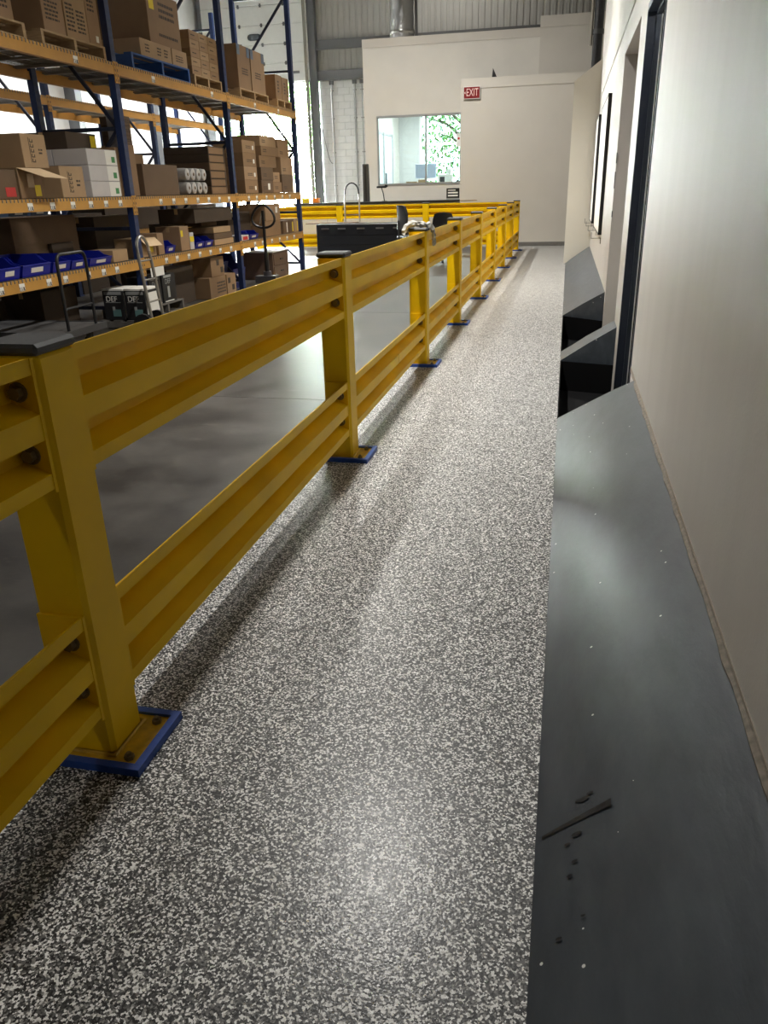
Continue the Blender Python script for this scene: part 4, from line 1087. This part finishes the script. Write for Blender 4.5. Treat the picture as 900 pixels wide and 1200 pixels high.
# brown drawer cabinet with papers in the far bay
cab = thing('drawer_cabinet', 'brown two drawer cabinet on the floor of the far bay', 'cabinet', (-5.04, 13.5, 0))
MB().cham(-.6, 0, 0, .82, 0, .46, .006).build('cabinet_body', mat('brown_laminate', rgb(104, 82, 66), 0.5, var=0.08), cab)
for z in (.04, .24):
    dr = MB().box(0, .012, .03, .79, z, z + .18).build('drawer', MATS['brown_laminate'], cab)
    MB().box(.012, .026, .34, .48, z + .08, z + .10).build('handle', M_BLACK, dr)
MB().box(-.5, .03, -.05, .95, .462, .478).build('cabinet_top', M_LABEL, cab)
# ================================================================== LOOSE EQUIPMENT
def wheel(mb, c, r, w, axis='y', n=16):
    c = Vector(c); d = {'x': Vector((1,0,0)), 'y': Vector((0,1,0))}[axis]*w/2
    mb.cyl(c - d, c + d, r, n=n)

# black platform truck pushed half under the rack
t = thing('platform_truck', 'black platform truck with loop handle half under the rack', 'cart', (-4.62, 6.9, 0))
M_DECK = mat('dark_deck_rubber', rgb(66, 64, 62), 0.55, var=0.12, scale=12)
MB().cham(-1.25, 0.02, -.36, .36, .20, .245, .01).build('deck', M_DECK, t)
MB().box(-1.27, .035, -.375, -.36, .185, .25).box(-1.27, .035, .36, .375, .185, .25).box(.02, .035, -.36, .36, .185, .25).build('bumper', M_CAP, t)
hp = [(0, -.235, .22), (0, -.235, .86)] + [(0, -.235 + .06*(1 - math.cos(a)), .86 + .085*math.sin(a)) for a in (.5, 1.0, 1.57)] + [(0, .235 - .06*(1 - math.cos(a)), .86 + .085*math.sin(a)) for a in (1.57, 1.0, .5)] + [(0, .235, .86), (0, .235, .22)]
MB().tube(hp, .016, 10).build('loop_handle', M_BLACK, t, smooth=True)
MB().cyl((0, -.235, .45), (0, .235, .45), .011, n=8).build('cross_bar', M_BLACK, t, smooth=True)
for x in (-1.1, -.12):
    for y in (-.28, .28):
        m_ = MB(); wheel(m_, (x, y, .062), .062, .035, 'y'); c_ = m_.build('caster', M_BLACK, t, smooth=True)
        MB().box(x - .03, x + .03, y - .026, y - .02, .06, .20).box(x - .03, x + .03, y + .02, y + .026, .06, .20).box(x - .03, x + .03, y - .026, y + .026, .19, .20).build('fork', M_WIRE, c_)
# steel hand truck standing against the rack
def hand_truck(name, label, loc, rz, h, w_, hoop_mat, frame_mat, lean=0.10):
    t = thing(name, label, 'hand truck', loc, rz)
    def pt(y, z): return (-lean*z, y, z + .03)
    for s in (-1, 1):
        MB().tube([pt(s*w_/2, 0), pt(s*w_/2, h*.35), pt(s*w_/2, h*.72), pt(s*w_*.47, h*.84)], .018, 8).build('side_rail', frame_mat, t, smooth=True)
    hp = [pt(-w_*.47, h*.82)] + [pt(-w_*.47*math.cos(a), h*.86 + h*.14*math.sin(a)) for a in [k*math.pi/10 for k in range(11)]] + [pt(w_*.47, h*.82)]
    MB().tube(hp, .017, 8).build('hoop_handle', hoop_mat, t, smooth=True)
    for z in (.12, h*.32, h*.55, h*.75):
        MB().cyl(pt(-w_/2, z), pt(w_/2, z), .010, n=8).build('cross_bar', frame_mat, t, smooth=True)
    MB().box(0, .19, -w_*.55, w_*.55, 0, .008).box(-.005, .003, -w_*.55, w_*.55, 0, .14).build('toe_plate', frame_mat, t)
    for s in (-1, 1):
        m_ = MB(); wheel(m_, (-.10, s*(w_/2 + .03), .115), .115, .04, 'y'); o = m_.build('wheel', M_BLACK, t, smooth=True)
        MB().cyl((-.10, s*(w_/2 + .005), .115), (-.10, s*(w_/2 + .058), .115), .04, n=10).build('hub', frame_mat, o)
    MB().cyl((-.10, -w_/2 - .05, .115), (-.10, w_/2 + .05, .115), .009, n=8).build('axle', frame_mat, t)
    return t
hand_truck('hand_truck', 'worn steel hand truck standing before the first blue rack upright', (-4.42, 8.06, 0), 0.0, 1.0, .26, M_CHROME, mat('worn_steel', rgb(150, 146, 138), 0.45, 0.7, var=0.15, scale=8), .09)
hand_truck('hand_truck', 'chrome hand truck with black hoop handle before the far cross rail', (-5.08, 19.25, 0), -math.pi/2, 1.58, .36, M_BLACK, M_CHROME, .05)

# pallet jack: black steering loop, column, pump, forks
t = thing('pallet_jack', 'black pallet jack with teardrop steering loop before the second upright', 'pallet jack', (-4.3, 11.25, 0), math.pi/2)
loop = [(0.0, .17*math.sin(a)*(1 + .25*math.cos(a)), 1.12 - .155*math.cos(a)) for a in [2*math.pi*k/22 for k in range(22)]]
MB().tube(loop, .017, 8, closed=True).build('steering_loop', M_BLACK, t, smooth=True)
MB().cyl((0, 0, .34), (0, 0, 1.20), .022, n=10).cyl((0, 0, .30), (0, 0, .62), .034, n=10).build('steering_column', M_BLACK, t, smooth=True)
MB().tube([(0.012, .02, 1.18), (.03, .05, 1.1), (.03, .07, 1.02)], .008, 6).build('release_lever', M_CHROME, t, smooth=True)
MB().cyl((0, 0, .10), (0, 0, .36), .06, n=12).box(-.10, .06, -.16, .16, .2, .3).build('pump_body', mat('jack_red', rgb(70, 70, 74), 0.4), t, smooth=True)
m_ = MB(); wheel(m_, (0, -.06, .09), .09, .05); wheel(m_, (0, .06, .09), .09, .05); m_.build('steer_wheel', M_BLACK, t, smooth=True)
for s in (-1, 1):
    MB().prism([(-.10, .06), (-1.15, .05), (-1.22, .07), (-1.15, .115), (-.10, .14)], s*.19 - .075, s*.19 + .075, 'y').build('fork_arm', MATS['jack_red'], t)

# black cabinet of flat drawers on the floor before the cross rail
t = thing('drawer_chest', 'long black chest with pale drawer pulls before the cross rail', 'chest', (-4.55, 18.0, 0))
MB().cham(-1.06, 1.06, 0, .75, .06, .74, .012).build('chest_body', M_BLACK, t)
M_DRW = mat('black_drawer_front', rgb(28, 30, 34), 0.4)
for k, (z0, z1) in enumerate(((.08, .29), (.30, .50), (.51, .71))):
    d = MB().box(-1.03, 1.03, -.018, 0, z0, z1).build('drawer_front', M_DRW, t)
    if k == 2:
        for x in (-.84, -.45, 0.0, .44, .84): MB().box(x - .09, x + .09, -.03, -.018, z0 + .12, z0 + .15).build('drawer_pull', M_CHROME, d)
MB().box(-1.05, 1.05, .03, .7, 0, .06).build('plinth', M_CAP, t)
tag(MB().cham(-.62, .62, -.05, .05, 0, .025, .004).build('wooden_plank', mat('grey_plank', rgb(140, 120, 100), 0.7, var=0.2), None, (-5.35, 18.45, .74), (0, 0, .28)), 'weathered wooden plank lying across the black chest', 'plank')

# office chairs
def office_chair(label, loc, rz, bh):
    t = thing('office_chair', label, 'chair', loc, rz, group='black office chairs inside the guard rail')
    s = MB().cham(-.24, .24, -.23, .23, .44, .52, .03).build('seat', M_BLACK, t)
    # curved backrest: rounded panel
    b = MB(); n, mm = 10, 8; pts = []
    for side in (0, .045):
        for i in range(n + 1):
            for j in range(mm + 1):
                u = i/n*2 - 1; v = j/mm*2 - 1
                wv = .22*(1 - .22*max(0, v)**2.5 - .12*max(0, -v)**2)
                cz = .24*(1 - .10*abs(u)**3)
                pts.append((u*wv, .21 + side - .05*u*u + .03*v*v, bh - .24 + v*cz))
    K = (n+1)*(mm+1); fs = []
    for sd in (0, 1):
        for i in range(n):
            for j in range(mm):
                a = sd*K + i*(mm+1) + j; fs.append((a, a+1, a+mm+2, a+mm+1))
    for i in range(n):
        for j in (0, mm): a = i*(mm+1) + j; fs.append((a, a+mm+1, a+mm+1+K, a+K))
    for j in range(mm):
        for i in (0, n): a = i*(mm+1) + j; fs.append((a, a+1, a+1+K, a+K))
    b.poly(pts, fs); b.build('backrest', M_BLACK, t, smooth=True)
    MB().tube([(0, .1, .44), (0, .27, .46), (0, .28, bh - .3)], .018, 8).build('back_bar', M_CAP, t, smooth=True)
    MB().cyl((0, 0, .10), (0, 0, .44), .028, n=12).build('gas_column', M_CAP, t, smooth=True)
    for k in range(5):
        a = k*2*math.pi/5 + .3; x, y = math.cos(a), math.sin(a)
        l = MB().tube([(0, 0, .13), (x*.15, y*.15, .11), (x*.29, y*.29, .085)], .02, 8, radii=[.026, .022, .016]).build('base_leg', M_BLACK, t, smooth=True)
        MB().cyl((x*.29 - y*.022, y*.29 + x*.022, .03), (x*.29 + y*.022, y*.29 - x*.022, .03), .03, n=12).cyl((x*.29, y*.29, .03), (x*.29, y*.29, .09), .008, n=6).build('caster', M_CAP, l, smooth=True)
    for s_ in (-1, 1):
        MB().tube([(s_*.2, .02, .46), (s_*.27, .02, .5), (s_*.28, .02, .66)], .013, 6).build('arm_post', M_CAP, t, smooth=True)
        MB().cham(s_*.28 - .03, s_*.28 + .03, -.12, .12, .655, .685, .01).build('armrest', M_CAP, t)
    return t
office_chair('black office chair seen from behind at the middle of the guard rail', (-2.50, 16.9, 0), math.pi + .1, .98)
office_chair('black office chair turned side on, left of the other chair', (-3.25, 17.15, 0), math.pi/2 + .65, 1.13)

# service counter
c = thing('service_counter', 'long white service counter with a black top under the office window', 'counter', (-7.3, 21.55, 0))
MB().box(0, 4.52, .06, .60, 0, 1.10).build('counter_body', M_DRY, c)
MB().cham(-.03, 4.535, 0, .64, 1.10, 1.155, .008).build('counter_top', M_BLACK, c)
for x in (.9, 1.8, 2.7, 3.6): MB().box(x, x + .006, .055, .062, .02, 1.09).build('panel_joint', M_GIRT, c)
CT = 1.155
t = thing('card_scanner', 'black barcode scanner on a tilted stand upon the counter', 'scanner', (-4.82, 21.75, CT))
MB().cyl((0, 0, 0), (0, 0, .012), .07, n=14).build('stand_base', M_BLACK, t)
MB().tube([(0, 0, .01), (-.03, 0, .2), (-.07, 0, .33)], .014, 8).build('stand_neck', M_BLACK, t, smooth=True)
MB().cham(-.20, .06, -.05, .05, .33, .38, .012).cham(.02, .09, -.04, .04, .35, .41, .01).build('scanner_head', M_BLACK, t)
t = thing('counter_sign', 'small black counter sign with pale illegible lines by the end wall', 'sign', (-3.14, 21.72, CT))
MB().box(0, .34, 0, .03, 0, .28).build('sign_board', M_BLACK, t)
for z, w_ in ((.24, .2), (.17, .26), (.10, .26)):
    MB().box(.04, .04 + w_, -.002, 0, z - .018, z + .018 if z < .2 else z + .004).build('printed_line', M_WHITE, t)
MB().box(0, .34, -.004, 0, 0, .04).build('sign_lip', M_GREYP, t)
t = thing('black_bollard', 'tall black post standing at the left corner of the office wall', 'post', (-5.44, 22.0, 0))
t.location = (-5.46, 22.35, 0)
MB().cham(-.085, .085, -.05, .05, 0, 2.10, .01).build('post_body', M_CAP, t)
MB().box(-.03, .03, -.058, -.05, .1, 2.05).build('dark_channel', M_BLACK, t)
for k, (x, m__, lab) in enumerate(((-6.75, mat('orange_plastic', rgb(226, 130, 40), .5), 'small orange container on the counter left end'), (-7.05, M_YTAG, 'small yellow box on the counter left end'))):
    o = MB().cham(-.09, .09, -.08, .08, 0, .12, .01).box(-.1, .1, -.09, .09, .105, .125).build('small_container', m__, None, (x, 21.8, CT)); tag(o, lab, 'container')

# exit sign
t = thing('exit_sign', 'red exit sign with white letters on the end wall', 'sign', (-2.475, YE - .012, 3.585))
MB().cham(-.195, .195, -.035, 0, -.125, .125, .006).build('sign_face', mat('exit_red', rgb(128, 22, 26), .45), t)
MB().box(-.205, .205, -.03, -.012, -.135, -.125).box(-.205, .205, -.03, -.012, .125, .135).box(-.205, -.195, -.03, -.012, -.135, .135).box(.195, .205, -.03, -.012, -.135, .135).build('sign_rim', M_WHITE, t)
place('lettering', text_mesh('lettering', 'EXIT', .235, mat('exit_letter', rgb(244, 214, 208), .5), .003, .62), t, (0.012, -.036, 0.0), (math.pi/2, 0, 0))
MB().prism([(-.185, 0), (-.155, .03), (-.155, -.03)], .036, .039, 'y').build('arrow', MATS['exit_letter'], t, rot=(0, 0, 0), loc=(0, -.075, 0))

# silver insulated duct above the office, dark stack pipe above the wing wall
d = MB(); rr = random.Random(9); prof = []
for z in range(0, 26):
    zz = 4.9 + z*.108; prof.append((.33 + .012*math.sin(z*1.9) + rr.uniform(-.008, .008), zz))
d.lathe(prof, (-4.72, 24.0, 0), 28)
dd = d.build('insulated_duct', M_FOIL, smooth=True); tag(dd, 'wrinkled silver foil duct rising above the office wall', 'duct')
for z in (5.35, 6.35): MB().lathe([(.352, z), (.356, z + .01), (.356, z + .07), (.352, z + .08)], (-4.72, 24.0, 0), 28).build('duct_band', M_CHROME, dd, smooth=True)
MB().box(-4.36, -4.30, 24.0, 24.1, 4.95, CEIL).build('duct_hanger', M_GIRT, dd)
tag(MB().box(-5.56, -.9, 22.94, 26.9, 4.80, 4.90).build('roof_office', M_DRY), 'flat roof of the glazed office carrying the duct', 'roof', kind='structure')
p = thing('stack_pipe', 'black vertical pipe rising behind the wing wall', 'pipe', (.40, 19.4, 0))
MB().cyl((0, 0, 0), (0, 0, CEIL), .10, n=18).build('pipe_body', M_BLACK, p, smooth=True)
for z in (4.35, 5.0): MB().cyl((0, 0, z), (0, 0, z + .09), .118, n=18).build('pipe_collar', M_CAP, p, smooth=True)
MB().cyl((-.14, 0, 4.15), (-.14, 0, CEIL), .03, n=10).build('side_conduit', M_WIRE, p, smooth=True)
tag(MB().prism([(0, 0), (.12, 0), (.02, .2)], 0, .03, 'y').build('dark_bracket', M_BLACK, None, (-2.0, YE + .05, 3.90)), 'small dark bracket peeking above the end wall', 'bracket')

# conduits, cable and alarm on the block wall
for k, (x, z0, lab) in enumerate(((-7.62, 0.0, 'left grey conduit on the white block wall'), (-6.86, 0.0, 'middle grey conduit on the white block wall'), (-6.62, 0.0, 'right thin grey conduit on the white block wall'))):
    cnd = MB().cyl((x, YF - .066, z0), (x, YF - .066, 4.60), .032 if k < 2 else .018, n=10).build('conduit', mat('conduit_grey', rgb(176, 176, 174), .4, .3), smooth=True); tag(cnd, lab, 'conduit', 'conduits on the block wall')
    for z in (1.6, 2.6, 3.6, 4.4): MB().box(x - .05, x + .05, YF - .05, YF - .022, z, z + .03).build('clamp', M_WIRE, cnd)
    MB().box(x - .06, x + .06, YF - .12, YF - .03, 4.58, 4.69).build('junction_box', M_GIRT, cnd)
cb = [(-7.98 + .028*i, YF - .05, 3.3 - 1.0*math.sin(min(1.57, i*.16))*1.0) for i in range(11)]
tag(MB().tube(cb, .011, 6).build('hanging_cable', M_GIRT, smooth=True), 'thin grey cable looping down the block wall beside the doorway', 'cable')
t = thing('fire_alarm', 'small red fire alarm pull on the white block wall', 'alarm', (-6.42, YF - .03, 1.82))
MB().cham(-.07, .07, -.05, 0, -.1, .1, .008).build('alarm_body', M_RED, t); MB().box(-.045, .045, -.06, -.05, -.02, .03).build('pull_bar', M_WHITE, t)
t = thing('wall_card', 'small white card with a red dot at the window edge', 'card', (-2.97, YO - .025, 2.62))
MB().box(-.055, .055, -.006, 0, -.16, .16).build('card_sheet', M_WHITE, t); MB().cyl((0, -.009, .04), (0, -.006, .04), .03, n=12).build('red_dot', M_RED, t)

# office interior seen through the window
t = thing('office_desk', 'pale desk inside the office below the window', 'desk', (-4.0, 23.35, 0))
MB().box(-1.3, 1.1, 0, .75, 1.48, 1.52).build('desk_top', M_WHITE, t)
for x in (-1.26, 1.02): MB().box(x, x + .04, .02, .7, 0, 1.48).build('desk_side', M_WHITE, t)
DT = 1.52
t = thing('label_printer', 'white printer on the office desk behind the right pane', 'printer', (-3.45, 23.5, DT))
MB().cham(-.2, .2, 0, .3, 0, .30, .03).build('printer_body', M_WHITE, t); MB().box(-.14, .0, -.006, 0, .08, .22).build('printer_panel', M_CAP, t); MB().box(.05, .15, .05, .25, .30, .42).build('paper_tray', M_WHITE, t)
t = thing('desk_phone', 'dark desk phone on the office desk at the right', 'phone', (-3.0, 23.5, DT))
MB().prism([(-.1, 0), (.1, 0), (.1, .03), (-.1, .10)], -.12, .12, 'x').build('phone_body', M_CAP, t); MB().box(-.1, -.05, -.1, .1, .09, .13).build('handset', M_BLACK, t)
for k, (x, w_, h_) in enumerate(((-4.55, .3, .12), (-4.2, .22, .16), (-3.96, .2, .1))):
    o = carton('small brown box on the office desk, %s of three' % ['left', 'middle', 'right'][k], 0, .2, 0, w_, 0, h_, card(2), 'small boxes on the office desk'); o.location = (x, 23.45, DT); o.rotation_euler = (0, 0, -math.pi/2)
t = thing('office_monitor', 'back of a pale blue monitor on the office desk', 'monitor', (-4.05, 23.85, DT))
MB().cham(-.3, .3, 0, .04, .2, .58, .01).build('monitor_shell', mat('pale_blue_plastic', rgb(176, 190, 216), .5), t); MB().box(-.03, .03, .0, .06, 0, .25).box(-.12, .12, -.06, .12, 0, .015).build('monitor_stand', M_GREYP, t)
M_PALE = mat('pale_blue_door', rgb(196, 212, 224), .35)
for k, y in enumerate((23.2, 24.5)):
    dd = struct('door_%d' % (4 + k), MB().box(OX0 + .12, OX0 + .16, y, y + 1.15, 0, 2.95), M_PALE, 'pale blue tall door on the office left wall, %s' % ['nearer', 'farther'][k], cat='door')
    MB().box(OX0 + .16, OX0 + .175, y - .05, y + .02, 0, 3.0).box(OX0 + .16, OX0 + .175, y + 1.13, y + 1.2, 0, 3.0).box(OX0 + .16, OX0 + .175, y, y + 1.15, 2.93, 3.0).build('door_frame', M_GREYP, dd)
    MB().box(OX0 + .16, OX0 + .20, y + .1, y + .13, 1.6, 1.9).build('door_handle', M_GIRT, dd)

# white framed boards fixed to the right wall, each on two small brackets
for k, (y0, y1, z0, z1, lab) in enumerate(((11.3, 13.5, .80, 2.48, 'white wall board with thick black edge, nearer of two on the right wall'), (14.8, 16.25, .80, 2.50, 'white wall board with thick black edge, farther of two on the right wall'))):
    t = thing('wall_board', lab, 'board', (XW, y0, z0), group='boards on the right wall')
    W, Hh, th = y1 - y0, z1 - z0, .042
    MB().box(-th, 0, .02, W - .02, .02, Hh - .02).build('board_core', mat('board_face', rgb(226, 222, 214), .4), t)
    MB().box(-th - .004, 0, 0, .022, 0, Hh).box(-th - .004, 0, W - .022, W, 0, Hh).box(-th - .004, 0, 0, W, Hh - .022, Hh).box(-th - .004, 0, 0, W, 0, .022).build('black_edge', M_BLACK, t)
    for yy in (.08, W - .15):
        MB().box(-.13, 0, yy, yy + .07, -.05, -.044).box(-.13, -.124, yy, yy + .07, -.05, .03).box(-.006, 0, yy, yy + .07, -.12, -.044).build('bracket', M_WIRE, t)

# small black rubber block dropped on the concrete
t = thing('rubber_block', 'small black rubber wedge lying on the concrete behind the nearest rails', 'wedge', (-2.42, 3.1, 0), .5)
MB().prism([(-.07, 0), (.07, 0), (.07, .035), (-.04, .06)], -.05, .05, 'y').build('wedge_body', M_BLACK, t)
MB().prism([(-.05, .052), (-.035, .062), (.06, .04), (.06, .032)], -.03, .03, 'y').build('wedge_pad', M_CAP, t)
